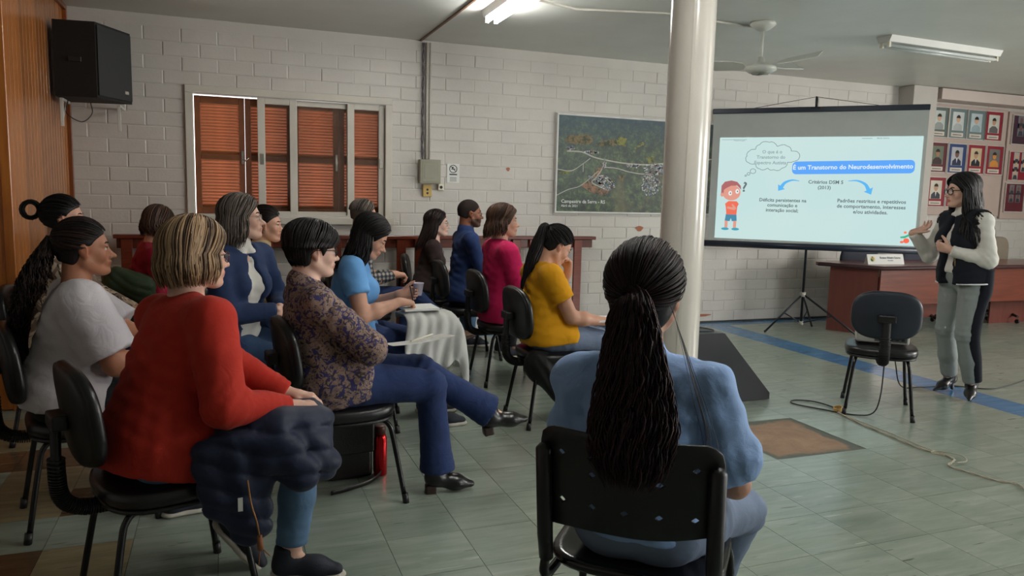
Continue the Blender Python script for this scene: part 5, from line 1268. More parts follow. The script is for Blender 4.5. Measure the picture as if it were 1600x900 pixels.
def make_shoe(root,A,fd,up,kind,s):
    """fd: toe direction, up: shin direction roughly; foot plane is below the ankle"""
    fd=nrm(fd); up=nrm(up-fd*(up@fd)); sd=np.cross(up,fd); Rm=np.stack([fd,sd,up],1)
    T=lambda x,y,z:A+Rm@(V3(x,y,z)*s)
    lo=A-0.3; hi=A+0.3; F=Field(lo,hi,0.0095,()); k=kind['kind']; hh=kind.get('heel',0.0)
    if k=='boot':
        F.cone(T(-0.008,0,0.08),T(-0.015,0,-0.02),0.043*s,0.040*s,0.0,cuts=[(T(0,0,0.07),up)])
        F.cone(T(-0.02,0,-0.035+hh*0.2),T(0.085,0,-0.052),0.036*s,0.037*s,0.03); F.cone(T(0.085,0,-0.054),T(0.15+kind.get('point',0.0),0,-0.066),0.036*s,(0.022-kind.get('point',0)*0.25)*s,0.03,sd*0+up,0.75)
        F.cut(T(0,0,-0.088+0.0),-up)
        inst('shoe',F.mesh('shoe',kind.get('mat',m_bootblk)),root)
        if hh:
            q=Field(lo,hi,0.006,()); q.box(T(-0.032,0,-0.078 if not kind.get('thin') else -0.085),V3(0.024 if not kind.get('thin') else 0.012,0.025 if not kind.get('thin') else 0.012,0.022 if not kind.get('thin') else 0.034)*s,Rm,0,0.004); q.cone(T(-0.02,0,-0.075),T(-0.03,0,-0.075),0.012,0.012,0.0)
            inst('heel',q.mesh('heel',kind.get('hmat',m_heel)),root)
    else:
        F.cone(T(-0.015,0,0.02),T(-0.022,0,-0.045),0.042*s,0.040*s,0.0,cuts=[(T(0,0,0.03),up)])
        F.cone(T(-0.02,0,-0.045),T(0.09,0,-0.052),0.040*s,0.042*s,0.03); F.cone(T(0.09,0,-0.052),T(0.155,0,-0.058),0.042*s,0.030*s,0.03,up,0.8)
        F.cut(T(0,0,-0.072),-up); so=inst('shoe',F.mesh('shoe',kind.get('mat',m_snk)),root)
        q=Field(lo,hi,0.010,()); q.cone(T(-0.03,0,-0.078),T(0.09,0,-0.078),0.045*s,0.047*s,0.0,up,0.45); q.cone(T(0.09,0,-0.078),T(0.16,0,-0.076),0.047*s,0.036*s,0.02,up,0.45); q.cut(T(0,0,-0.09),-up)
        inst('sole',q.mesh('sole',kind.get('sole',m_sole)),root)
# ================================================================== people
H_black=M_hair('hair_black',srgb(10,9,10),srgb(44,38,38)); H_dkbr=M_hair('hair_darkbrown',srgb(16,11,10),srgb(64,44,38)); H_brown=M_hair('hair_brown',srgb(40,26,20),srgb(104,72,54))
H_blond=M_hair('hair_blond',srgb(62,44,32),srgb(184,152,116)); H_grey=M_hair('hair_grey',srgb(36,30,28),srgb(128,116,106)); H_red=M_hair('hair_redblack',srgb(14,9,11),srgb(56,30,32))
H_buzz=M_hair('hair_buzz',srgb(34,26,24),srgb(58,46,42),0.85)
m_gl_blk=M_plain('glasses_black',srgb(14,14,16),0.25,var=0); m_gl_met=M_plain('glasses_metal',srgb(150,130,110),0.3,metal=0.8,var=0); m_gl_br=M_plain('glasses_brown',srgb(80,50,40),0.3,var=0)
# fabrics
c_red=M_fabric('knit_red',srgb(172,42,28),0.8,700,0.3,0.06); c_white=M_fabric('tee_white',srgb(196,190,194),0.85,700,0.35,0.03); c_blaz=M_fabric('blazer_navy',srgb(34,50,84),0.8,800,0.15,0.08)
c_blouse=M_fabric('blouse_white',srgb(212,208,200),0.7,700,0.2,0.03); c_cream=M_fabric('shirt_cream',srgb(206,184,140),0.8,700,0.15,0.05); c_lb=M_fabric('tee_blue',srgb(104,160,216),0.8,700,0.12,0.05)
c_dkbr=M_fabric('tee_darkbrown',srgb(56,42,42),0.8,700,0.15,0.08); c_navy=M_fabric('shirt_navy',srgb(32,52,96),0.75,700,0.15,0.1); c_pink=M_fabric('hoodie_pink',srgb(188,24,84),0.85,500,0.3,0.06)
c_yel=M_fabric('tee_yellow',srgb(226,160,20),0.8,700,0.3,0.04); c_chamb=M_fabric('blouse_chambray',srgb(142,172,218),0.7,700,0.4,0.05); c_vest=M_fabric('vest_black',srgb(22,25,34),0.9,700,0.2,0.1); c_mag=M_fabric('top_crimson',srgb(150,20,50),0.8,600,0.15,0.1)
c_gtr=M_fabric('trouser_grey',srgb(134,140,138),0.8,900,0.15,0.05); c_blk=M_fabric('trouser_black',srgb(20,20,24),0.8,900,0.15,0.1); c_jgr=M_fabric('jeans_greyblue',srgb(112,126,150),0.8,900,0.3,0.12)
def M_print(name,cols,scale,plaid=False):
    m,nt,b=newmat(name); v=coords(nt)
    if plaid:
        w1=N(nt,'ShaderNodeTexWave',wave_type='BANDS',bands_direction='Z'); w1.inputs['Scale'].default_value=scale; L(nt,v,w1.inputs[0]); w2=N(nt,'ShaderNodeTexWave',wave_type='BANDS',bands_direction='X'); w2.inputs['Scale'].default_value=scale; L(nt,v,w2.inputs[0])
        f=math_(nt,'MULTIPLY',math_(nt,'ADD',w1.outputs[1],w2.outputs[1]),0.5); c=ramp(nt,f,[(0.2,cols[0]),(0.5,cols[1]),(0.8,cols[2])])
    else:
        n=noise(nt,v,scale,2,0.5,1.6); n2=noise(nt,v,scale*0.75,2,0.5,2.2)
        c=ramp(nt,n,[(0.40,cols[0]),(0.47,cols[1]),(0.53,cols[1]),(0.60,cols[2])]); mk=ramp(nt,n2,[(0.54,(0,0,0)),(0.58,(1,1,1))]); c=mixc(nt,mk,c,cols[3])
    L(nt,c,b.inputs['Base Color']); b.inputs['Roughness'].default_value=0.8; bump(nt,b,noise(nt,v,15,3,0.5,0.8),0.2,0.02); return m
c_floral=M_print('blouse_floral',[srgb(60,48,50),srgb(146,122,106),srgb(120,98,90),srgb(48,44,92)],34); c_plaid=M_print('shirt_plaid',[srgb(34,38,52),srgb(70,74,84),srgb(160,150,140)],9,True)
c_beige=M_print('blouse_beige_print',[srgb(70,56,48),srgb(206,184,160),srgb(198,176,150),srgb(130,106,92)],14)
def tee(mat,**k): d=dict(name='t_shirt',mat=mat,sleeve='short',sl=0.19,sr=(0.064,0.066),hem=-0.05,g=0.012); d.update(k); return d
def longt(mat,**k): d=dict(name='sweater',mat=mat,sleeve='long',hem=-0.06,g=0.010,sr=(0.062,0.052)); d.update(k); return d
def jeans(mat=None,**k): d=dict(mat=mat or m_denim); d.update(k); return d
SN=dict(kind='sneaker'); BT=dict(kind='boot',heel=0.04)
WH={}
def want(n): return True
# -- 1 red sweater woman, front left
def h_bob(h):
    h.fall(620,part=0.02,phi=(60,179),length=0.122,flare=0.012,curl=0.018,wave=0.002,wl_=0.08,r=0.0042,off=0.017,front_len=0.10,shade=(0.0,1.0),px=(0.7,-0.5),lift=0.000,jit=0.10)
    h.fall(160,part=0.02,phi=(90,179),length=0.105,flare=0.004,curl=0.02,r=0.005,off=0.008,shade=(0.0,0.25),px=(0.5,-0.5))
    return dict(thick=0.008,back=-0.10,ear_cover=True,capshade=0.2)
person('woman in red sweater with blond bob and glasses, navy puffer jacket on lap, front left',(-0.10,2.88,1.195),(24,2,0),(-0.225,2.77,0.585),28,
 dict(R=dict(w=(0.20,2.70,0.672),pole=(0.1,-0.5,-1),r=1.22,d=(0.95,0.35,-0.05),pn=(0,0,-1),curl=0.35),L=dict(w=(0.22,2.88,0.665),pole=(-0.2,0.6,-1),r=1.2,d=(0.9,-0.3,-0.1),pn=(0,0,-1),curl=0.3)),
 dict(R=dict(a=(0.20,2.74,0.115),pole=(1,0.2,0.9),f=(0.92,-0.35,0)),L=dict(a=(0.045,2.93,0.18),pole=(1,0.5,0.9),f=(0.62,-0.15,-0.76),up=(0.6,0,0.7))),
 longt(c_red,sr=(0.066,0.056),hem=-0.12,hw=0.150,hq=0.82,g=0.016,bf=0.006,res=0.0095,cut=0.94,ef=0.005,neck=(0.048,0.03)),jeans(m_denim_l,w=(0.062,0.055),len=0.92,res=0.010),SN,skin='fair',s=1.04,fat=1.17,shw=0.176,hair=h_bob,hairmat=H_blond,glasses=(m_gl_br,0.026,0.019,0.0022),seed=11,hres=0.0050,bust=1.1,slump=0.01,ear=False)
# -- 2 white T-shirt woman
def h_curly(h):
    h.gather(330,(-0.85,0,0.18),r=0.0036,shade=(0,0.7)); o=h.org; P=[h.W(nrm(V3(-0.85,0,0.18)),0.0)]+[V3(*p)-o for p in ((-0.715,3.62,1.12),(-0.755,3.61,1.02),(-0.785,3.60,0.90),(-0.805,3.59,0.75),(-0.785,3.58,0.585))]
    h.tail(360,P,[0.02,0.040,0.052,0.052,0.046,0.032],r=0.0036,wave=0.009,wl_=0.06,shade=(0,0.8),npts=30,jit=0.35)
    return dict(thick=-0.001,back=-0.085,capshade=0.1,front=-0.030)
def ex_white(root,g):
    q=MB(); c=g['Nb']-g['u']*0.16*1+g['nf']*0.19
person('woman in white T-shirt with long curly dark ponytail, by the wood panelling',(-0.565,3.65,1.165),(10,0,0),(-0.66,3.61,0.575),14,
 dict(R=dict(w=(-0.20,3.52,0.70),pole=(-0.1,-0.3,-1),r=1.3,d=(0.9,0.3,0),curl=0.4),L=dict(w=(-0.20,3.68,0.68),pole=(-0.1,0.3,-1),r=1.25,curl=0.4)),
 dict(R=dict(a=(-0.22,3.50,0.09)),L=dict(a=(-0.22,3.72,0.09))),
 tee(c_white,sl=0.24,sr=(0.078,0.086),g=0.014,hem=-0.08,hw=0.15,bf=0.006),jeans(c_blk),SN,skin='tan',s=1.0,fat=1.16,shw=0.165,hair=h_curly,hairmat=H_dkbr,seed=5,bust=1.15,hres=0.0050)
# -- 3 woman with a looped bun
def h_bun(h):
    h.gather(240,(-0.9,0.1,0.10),r=0.004,shade=(0,0.5)); c=h.W(nrm(V3(-0.9,0.1,0.1)),0.035); X=h.R@V3(1,0,0);Z=V3(0,0,1)
    for i in range(40):
        a0=h.r.uniform(0,6.3); rr_=h.r.uniform(0.034,0.052); y=h.r.uniform(-0.018,0.018); P=[c+X*(rr_*math.cos(a0+k*0.42)-0.012)+Z*rr_*1.05*math.sin(a0+k*0.42)+V3(0,y,0) for k in range(14)]
        h.L.append((P,np.full(14,0.008),c,h.shade(0,0.5)))
    return dict(capshade=0.1,front=-0.030)
person('woman with looped black bun and beige printed blouse, behind the white T-shirt woman',(-0.85,4.9,1.245),(0,0,0),(-0.93,4.9,0.57),0,
 dict(R=dict(w=(-0.50,4.80,0.72),pole=(-0.1,-0.3,-1)),L=dict(w=(-0.50,5.0,0.70),pole=(-0.1,0.3,-1))),dict(R=dict(a=(-0.45,4.78,0.09)),L=dict(a=(-0.45,5.02,0.09))),
 longt(c_beige,name='blouse',collar=None),jeans(m_denim_d),SN,skin='light',hair=h_bun,hairmat=H_black,seed=6,hres=0.0064,res=0.018,wres=0.013,s=1.0)
# -- 4 crimson top woman near the wall
def h_mess(h):
    h.fall(260,part=0.0,phi=(50,180),length=0.12,flare=0.016,curl=0.0,wave=0.006,r=0.0052,off=0.010,shade=(0,0.8)); return dict(thick=0.006,back=-0.10,ear_cover=True)
person('woman in crimson top with messy brown hair, in front of the wooden rail',(-0.46,6.2,1.165),(35,12,0),(-0.60,6.2,0.57),15,
 dict(R=dict(w=(-0.25,6.08,0.72),pole=(-0.2,-0.2,-1)),L=dict(w=(-0.2,6.3,0.7),pole=(-0.2,0.2,-1))),dict(R=dict(a=(-0.12,6.1,0.09)),L=dict(a=(-0.12,6.3,0.09))),
 longt(c_mag),jeans(m_denim_d),SN,skin='light',hair=h_mess,hairmat=H_brown,seed=8,hres=0.007,res=0.018,wres=0.013,fat=1.05)
# -- 5 blazer woman
def h_grey(h):
    h.fall(480,part=0.015,phi=(62,178),length=0.22,flare=0.012,curl=-0.0,wave=0.004,wl_=0.12,r=0.0045,off=0.010,front_len=0.16,shade=(0,1),drift=(-0.03,0.02,0),lift=0.004); return dict(thick=0.006,back=-0.10,ear_cover=True,capshade=0.25)
person('grey haired woman in navy blazer over white blouse, glasses, holding a pen',(0.085,4.4,1.275),(-6,-3,0),(0.03,4.45,0.575),-44,
 dict(R=dict(w=(0.255,4.27,0.775),pole=(-0.4,-0.3,-1),d=(0.55,0.15,-0.45),pn=(-0.3,0.6,-0.6),curl=0.6),L=dict(w=(0.275,4.36,0.775),pole=(0.4,0.4,-1),d=(0.2,-0.6,-0.35),pn=(-0.6,-0.3,-0.4),curl=0.6)),
 dict(R=dict(a=(0.36,4.10,0.09),f=(0.9,-0.4,0)),L=dict(a=(0.33,4.22,0.22),pole=(1,0,1.2),f=(0.85,-0.4,-0.3))),
 [dict(name='blouse',mat=c_blouse,sleeve='short',sl=0.05,sr=(0.06,0.06),g=0.009,hem=-0.02,collar=True,vee=True,base=0.002),longt(c_blaz,name='blazer',g=0.024,sr=(0.070,0.060),cr=0.045,cut=0.97,hem=-0.08,open=0.088,hw=0.17,neck=(0.075,0.05))],jeans(m_denim),SN,skin='fair',s=1.03,hair=h_grey,hairmat=H_grey,glasses=(m_gl_met,0.025,0.017,0.0014),seed=9,browm=H_grey,earring=True)
# -- 6 cream shirt person
def h_tied(h):
    h.gather(220,(-0.95,0,-0.1),r=0.004,shade=(0,0.5)); c=h.W(nrm(V3(-0.95,0,-0.1)),0.02)
    h.tail(40,[c,c+V3(-0.03,0,-0.04),c+V3(-0.02,0,-0.10)],[0.02,0.03,0.015],r=0.006); return dict(capshade=0.15,front=-0.030)
person('person in cream shirt with tied back dark hair, behind the blazer woman',(0.265,5.5,1.195),(-14,4,0),(0.13,5.5,0.57),-10,
 dict(R=dict(w=(0.50,5.35,0.70),pole=(-0.1,-0.4,-1)),L=dict(w=(0.5,5.6,0.7),pole=(-0.1,0.4,-1))),dict(R=dict(a=(0.55,5.4,0.09)),L=dict(a=(0.55,5.6,0.09))),
 longt(c_cream,name='shirt',collar=1,bf=0.006),jeans(m_denim_d),SN,skin='light',hair=h_tied,hairmat=H_dkbr,seed=10,earring=True,hres=0.0064,res=0.018,wres=0.013)
# -- 7 floral blouse
def h_short(h):
    h.fall(640,part=0.02,phi=(35,180),length=0.035,flare=0.006,curl=0.016,r=0.0042,off=0.012,front_len=0.004,shade=(0,0.9),px=(0.8,-0.3),lift=0.014,tilt=6,jit=0.6)
    h.fall(330,part=0.0,phi=(110,180),length=0.085,flare=0.0,curl=0.035,r=0.004,off=0.008,shade=(0,0.6),px=(0.2,-0.6),lift=0.006); return dict(thick=0.009,back=-0.085,capshade=0.1)
person('person with short dark hair and floral blouse, paper on crossed jeans legs',(0.365,3.5,1.165),(6,3,0),(0.43,3.5,0.58),6,
 dict(R=dict(w=(0.62,3.53,0.75),pole=(0.9,-0.9,-0.9),d=(-0.35,0.8,-0.3),pn=(-0.9,-0.3,0),fwd=0.01),L=dict(w=(0.62,3.45,0.735),pole=(0.9,0.9,-0.9),d=(-0.5,-0.8,-0.2),pn=(-0.8,0.3,0))),
 dict(R=dict(a=(0.935,3.41,0.10),pole=(1,0,0.8),f=(0.99,-0.1,0)),L=dict(a=(1.235,3.49,0.345),pole=(0.2,0,1),f=(0.90,-0.05,0.16),up=(-0.35,0,0.9))),
 longt(c_floral,name='blouse',collar=1,hem=-0.10,g=0.014,sr=(0.070,0.064),cr=0.045,bf=0.008,ef=0.008,hw=0.165,res=0.0085),jeans(m_denim_d,w=(0.064,0.080),kr=1.05,th=1.05,res=0.009),BT,skin='pale',s=1.07,fat=1.06,shw=0.150,hair=h_short,hairmat=H_black,glasses=(m_gl_blk,0.025,0.019,0.0022),seed=12,hres=0.0048,slump=0.02,bust=0.9)
# -- 8 light blue T-shirt woman writing
def h_long(h):
    h.fall(460,part=0.01,phi=(78,178),length=0.30,flare=0.012,wave=0.006,wl_=0.14,r=0.0045,off=0.010,front_len=0.24,shade=(0,0.7),drift=(-0.10,0.0,0),lift=0.008); return dict(thick=0.005,back=-0.10,ear_cover=False,capshade=0.08)
person('woman in light blue T-shirt with long black hair, writing and holding a cup',(0.825,4.6,1.165),(-14,32,0),(0.69,4.62,0.575),-12,
 dict(R=dict(w=(0.965,4.42,0.785),pole=(-0.6,-0.5,-1),r=1.15,d=(0.95,0.25,-0.1),pn=(0,0.2,-1),curl=0.6),L=dict(w=(1.02,4.66,0.80),pole=(-0.3,0.6,-1),r=1.1,d=(0.9,-0.2,0.05),pn=(0.1,-1,0),curl=0.45)),
 dict(R=dict(a=(1.20,4.45,0.09)),L=dict(a=(1.22,4.75,0.09))),
 tee(c_lb,sl=0.16,g=0.010,bf=0.006),jeans(m_denim_d,th=1.05),SN,skin='light',s=1.03,fat=1.08,hair=h_long,hairmat=H_black,seed=13,bust=1.15,face=dict(blush=0.14))
# -- 9 plaid man
def h_man(h):
    h.fall(260,part=0.02,phi=(50,180),length=0.006,curl=0.01,r=0.004,off=0.004,shade=(0,0.7),px=(0.75,-0.3),lift=0.003,tilt=14,jit=0.6); return dict(thick=0.0,back=-0.07,capshade=0.4)
person('man with short grey hair in plaid shirt, crossed legs, below the window',(1.055,6.2,1.245),(-8,4,0),(0.98,6.2,0.575),-5,
 dict(R=dict(w=(1.28,6.06,0.77),pole=(-0.3,-0.4,-1),curl=0.5,d=(0.9,0.3,-0.1)),L=dict(w=(1.3,6.22,0.76),pole=(-0.2,0.4,-1),curl=0.5,d=(0.9,-0.3,0))),
 dict(R=dict(a=(1.73,5.98,0.31),pole=(0.2,0,1),f=(0.97,0,0.1),up=(-0.4,0,0.9)),L=dict(a=(1.42,6.28,0.09))),
 longt(c_plaid,name='shirt',collar=1),jeans(m_denim_d),dict(kind='sneaker',mat=m_shoebr,sole=m_heel),skin='light',s=1.08,bust=0,shw=0.18,hair=h_man,hairmat=H_grey,seed=14,hres=0.0064,res=0.018,wres=0.013,browm=H_grey)
# -- 10 dark brown T-shirt woman
def h_long2(h):
    h.fall(300,part=0.0,phi=(72,178),length=0.26,flare=0.012,r=0.0052,off=0.008,front_len=0.22,shade=(0,0.8),drift=(-0.08,0,0),lift=0.005); return dict(thick=0.004,back=-0.10,ear_cover=True,capshade=0.15)
person('woman with long dark hair, thin glasses and dark brown T-shirt, farthest in her row',(1.855,6.9,1.155),(-18,0,0),(1.76,6.9,0.57),-16,
 dict(R=dict(w=(2.06,6.72,0.70),pole=(-0.3,-0.3,-1)),L=dict(w=(2.08,6.9,0.70),pole=(-0.2,0.4,-1))),dict(R=dict(a=(2.15,6.75,0.09)),L=dict(a=(2.15,6.95,0.09))),
 tee(c_dkbr,sl=0.15),jeans(m_denim_l),SN,skin='pale',s=0.98,hair=h_long2,hairmat=H_dkbr,glasses=(m_gl_met,0.025,0.019,0.0014),seed=15,hres=0.0064,res=0.018,wres=0.013)
# -- 11 navy shirt man
def h_buzz(h): return dict(thick=-0.0025,back=-0.06,capshade=0.15,front=0.0)
person('bearded man with shaved dark hair, glasses and navy shirt, in the right hand row',(1.985,6.3,1.27),(-8,2,0),(1.93,6.3,0.575),-2,
 dict(R=dict(w=(2.28,6.15,0.72),pole=(-0.3,-0.3,-1)),L=dict(w=(2.28,6.45,0.72),pole=(-0.3,0.4,-1))),dict(R=dict(a=(2.35,6.2,0.09)),L=dict(a=(2.35,6.42,0.09))),
 longt(c_navy,name='shirt',collar=1,bf=0.007),jeans(c_blk),SN,skin='brown',s=1.04,bust=0,fat=1.02,shw=0.178,hair=h_buzz,hairmat=H_buzz,glasses=(m_gl_met,0.025,0.017,0.0015),seed=16,face=dict(beard=0.72),hres=0.0056,neckr=0.056)
# -- 12 pink hoodie woman
def h_mid(h):
    h.fall(380,part=0.03,phi=(80,178),length=0.14,flare=0.016,curl=0.0,wave=0.005,wl_=0.09,r=0.0052,off=0.012,front_len=0.11,shade=(0,0.9),lift=0.008,drift=(-0.02,0,0)); return dict(thick=0.006,back=-0.10,ear_cover=True,capshade=0.2)
person('woman in pink hooded top with brown shoulder length hair',(1.99,5.45,1.235),(-10,0,0),(1.98,5.45,0.58),0,
 dict(R=dict(w=(2.30,5.30,0.72),pole=(-0.2,-0.3,-1)),L=dict(w=(2.30,5.6,0.72),pole=(-0.2,0.3,-1))),dict(R=dict(a=(2.42,5.35,0.09)),L=dict(a=(2.42,5.55,0.09))),
 longt(c_pink,name='hoodie',hood=True,sr=(0.074,0.064),cr=0.045,g=0.018,hem=-0.10,bf=0.006),jeans(c_blk),SN,skin='light',s=1.05,fat=1.1,shw=0.17,hair=h_mid,hairmat=H_brown,seed=17,hres=0.0058)
# -- 13 yellow T-shirt woman
def h_pony(h):
    h.gather(320,(-0.93,0,0.36),r=0.0038,shade=(0,0.6)); c=h.W(nrm(V3(-0.93,0,0.36)),0.004); o=h.org
    h.tail(240,[c,c+V3(-0.035,0,-0.01)]+[V3(*p)-o for p in ((1.815,4.385,1.09),(1.775,4.38,0.98),(1.745,4.37,0.84))],[0.016,0.028,0.040,0.036,0.015],r=0.004,wave=0.003,wl_=0.2,shade=(0,0.7)); return dict(thick=-0.001,back=-0.085,capshade=0.1,front=-0.030)
person('woman in yellow T-shirt with black ponytail, resting her head on her hand',(1.965,4.40,1.125),(0,34,0),(1.895,4.38,0.58),0,
 dict(R=dict(w=(2.23,4.22,0.655),pole=(-0.2,-0.3,-1),r=1.1,d=(0.98,0.1,-0.05),curl=0.3),L=dict(w=(2.10,4.50,0.94),pole=(0.5,0.3,-1),r=1.05,d=(-0.10,-0.15,1),pn=(-1,-0.2,0),curl=0.35)),
 dict(R=dict(a=(2.35,4.28,0.09)),L=dict(a=(2.35,4.48,0.09))),
 tee(c_yel,sl=0.17,g=0.010,hem=-0.07,bf=0.006),jeans(c_jgr,th=1.05),SN,skin='light',s=1.02,fat=1.03,hair=h_pony,hairmat=H_black,seed=18,slump=0.02)
# -- 14 front woman, seen from behind
def h_front(h):
    h.gather(520,(-0.96,0,-0.22),r=0.0032,off=0.008,shade=(0,0.7)); o=h.org; c=h.W(nrm(V3(-0.96,0,-0.22)),0.006)
    h.tail(820,[c,c+V3(-0.02,-0.03,-0.02)]+[V3(*p)-o for p in ((0.925,1.590,0.98),(0.905,1.55,0.88),(0.89,1.525,0.81),(0.89,1.52,0.735))],[0.022,0.050,0.095,0.112,0.100,0.060],r=0.0030,wave=0.0075,wl_=0.12,shade=(0,0.9),npts=27,flatn=V3(0.66,0.75,0),fq=0.42,jit=0.45)
    for k in range(7):
        a=h.W(nrm(V3(-0.5,-0.75,-0.25)),0.004); x=h.r.uniform(-0.035,0.035); P=[a,a+V3(0.01,-0.02,-0.05),V3(1.045+x,1.50+x,0.98)-o,V3(1.065+x,1.47+x,0.86+x)-o,V3(1.04+x*2,1.475,0.78+x)-o,V3(1.03+x*2,1.48,0.72-x)-o]; h.custom(P,0.0010,(0.0,0.3))
    return dict(thick=0.008,back=-0.10,capshade=0.1,ear_cover=True)
def ex_front(root,g): pass
person('woman in light blue puff sleeve blouse seen from behind, long dark low ponytail',(1.04,1.74,1.184),(46,-2,0),(1.045,1.72,0.585),49,
 dict(R=dict(w=(1.33,1.84,0.67),pole=(0.25,-0.5,-1),r=1.0,curl=0.4),L=dict(w=(1.20,1.98,0.67),pole=(-0.55,0.2,-1),r=1.0,curl=0.4)),
 dict(R=dict(a=(1.42,1.98,0.09)),L=dict(a=(1.25,2.12,0.09))),
 dict(name='blouse',mat=c_chamb,sleeve='puff',sl=0.235,g=0.017,hem=-0.03,collar=1,res=0.008,base=0.004,bf=0.009,hw=0.15),jeans(c_jgr,res=0.009,waist=0.10),SN,skin='light',s=1.02,fat=1.02,shw=0.166,hair=h_front,hairmat=H_red,seed=19,bust=1.0,ear=True,hs=1.09)
# -- 15 standing speaker
def h_pres(h):
    h.fall(560,part=0.02,phi=(66,178),length=0.36,flare=0.016,wave=0.005,wl_=0.16,r=0.005,off=0.010,front_len=0.36,shade=(0,0.6),drift=(0.045,-0.02,0),lift=0.008); return dict(thick=0.005,back=-0.10,ear_cover=True,capshade=0.05)
def ex_pres(root,g):
    q=MB(); P=[]; 
    hp,kn,an=g['hp']['L'],g['kn']['L'],g['an']['L']; side=nrm(V3(0.25,-0.97,0))
    P=[hp+side*0.078+V3(0,0,0.06),hp+side*0.080+V3(0,0,-0.1),hp*0.5+kn*0.5+side*0.062,kn+side*0.050,kn*0.5+an*0.5+side*0.044,an*0.93+kn*0.07+side*0.034]
    P=ptsmooth([tuple(p) for p in P],5); q.tube(P,[0.058-0.018*i/len(P) for i in range(len(P))],12,flat=1.0)
    q.build('side_stripe',c_vest,root)
    q=MB(); Nf,u,H,Nb,lt=g['nf'],g['u'],g['H'],g['Nb'],g['lt']
    q.tube([tuple(g['wr']['L']+V3(0.02,0,0.0)),tuple(g['wr']['L']+V3(0.02,0,0.0)+V3(0.001,0,0))],0.035,12)
    z=MB(); z.tube(ptsmooth([tuple(H+Nf*0.135+lt*0.075+u*0.0),tuple(H+Nf*0.145+lt*0.07+u*0.10),tuple(H+Nf*0.13+lt*0.06+u*0.2)],4),0.004,6); z.build('zip',m_gold,root)
    r_=MB(); c0=H-u*0.055; r_.tube([tuple(c0+Nf*0.158*math.cos(a)+lt*0.208*math.sin(a)) for a in [0.42+(2*PI-0.84)*k/30 for k in range(31)]],0.0055,6); r_.build('hem_piping',m_wt,root)
m_gold=M_plain('gold_zip',srgb(170,140,80),0.3,metal=0.9,var=0)
person('standing woman in black vest, white blouse and grey trousers, gesturing beside the screen',(5.06,4.08,1.545),(156,3,0),(5.115,4.045,0.93),172,
 dict(L=dict(w=(4.93,4.02,1.115),pole=(0.5,-0.6,-1),d=(-0.5,0.75,0.25),pn=(0.6,0.5,0.3),curl=0.5),R=dict(w=(4.90,4.33,1.225),pole=(0.3,0.2,-1),d=(0.62,-0.38,0.35),pn=(-0.35,-0.1,0.9),curl=0.22,spread=1.2,thumb=0.1)),
 dict(L=dict(a=(5.22,3.98,0.118),pole=(-1,-0.1,0),f=(-0.80,-0.58,-0.16)),R=dict(a=(5.26,4.20,0.118),pole=(-1,0,0),f=(-0.97,-0.10,-0.16))),
 [longt(c_blouse,name='blouse',g=0.010,sr=(0.060,0.058),cr=0.040,cut=1.0,collar=1,vee=True,hem=0.02,ef=0.005),dict(name='vest',mat=c_vest,sleeve='none',g=0.034,hem=-0.06,open=0.046,neck=(0.075,0.05),bf=0.004,hw=0.168)],
 dict(mat=c_gtr,w=(0.066,0.058),th=1.06,kr=1.06,waist=0.14),dict(kind='boot',heel=0.05,thin=True,point=0.035,hmat=m_bootblk),skin='fair',s=1.0,fat=1.0,shw=0.17,hair=h_pres,hairmat=H_black,glasses=(m_gl_blk,0.027,0.021,0.0030),seed=20,stand=True,extra=ex_pres,face=dict(lip=(0.8,0.42,0.42)))
# ================================================================== chairs in place
chair(-0.21,2.79,20,'black padded chair under the woman in red sweater')
chair(-0.58,3.63,14,'black padded chair under the woman in white T-shirt')
chair(-0.87,4.9,0,'black padded chair under the woman with looped bun')
chair(-0.54,6.2,15,'black padded chair under the woman in crimson top',bellows=False)
chair(0.09,4.41,-32,'black padded chair under the woman in navy blazer')
chair(0.19,5.5,-10,'black padded chair under the person in cream shirt',bellows=False)
chair(0.50,3.51,6,'black padded chair under the person in floral blouse')
chair(0.75,4.61,-12,'black padded chair under the woman writing in light blue')
chair(1.05,6.2,-5,'black padded chair under the man in plaid shirt',bellows=False)
chair(1.83,6.88,-16,'black padded chair under the woman in dark brown T-shirt',bellows=False)
chair(1.99,6.3,-2,'black padded chair under the man in navy shirt')
chair(2.04,5.45,0,'black padded chair under the woman in pink hooded top')
chair(1.96,4.39,0,'black padded chair under the woman in yellow T-shirt')
chair(4.25,3.94,47,'empty padded chair with navy backrest carrying the projector')
for o in COL.objects:
    if o.name.startswith('padded_chair') and abs(o.location.x-4.25)<0.01:
        for c in o.children:
            if c.name.startswith('back_shell'): c.data=c.data.copy(); c.data.materials[0]=m_nv
# ---- perforated plastic chair in front
pc=empty('perforated_chair',(1.08,1.76,0),math.radians(48.5),'black plastic chair with diamond holes in its backrest, nearest the viewer','chair')
def shellpt(y,z):   # backrest surface, y across -1..1, z height
    return (-0.262+0.055*(y/0.23)**2-(z-0.6)*0.16, y, z)
q=MB(); NX,NZ=11,6; W_,Z0,Z1=0.229,0.600,0.862
idx={}; vs=[]
def vid(y,z):
    k=(round(y,5),round(z,5))
    if k not in idx:
        # rounded upper corners
        yy=y; e=max(0,abs(y)/W_-0.80)/0.20; t=max(0,(z-Z0)/(Z1-Z0)-0.80)/0.20; zz=z-0.022*e*e*max(t,0)
        tb=max(0,0.2-(z-Z0)/(Z1-Z0))/0.2; zz+=0.035*(1-(y/W_)**2*0.0)*0 + 0.028*tb*(abs(y)/W_)**2*(1 if y<0 else -0.6)
        idx[k]=len(vs); vs.append(shellpt(yy*(1-0.03*e*t),zz))
    return idx[k]
dy,dz=2*W_/NX,(Z1-Z0)/NZ; fs=[]
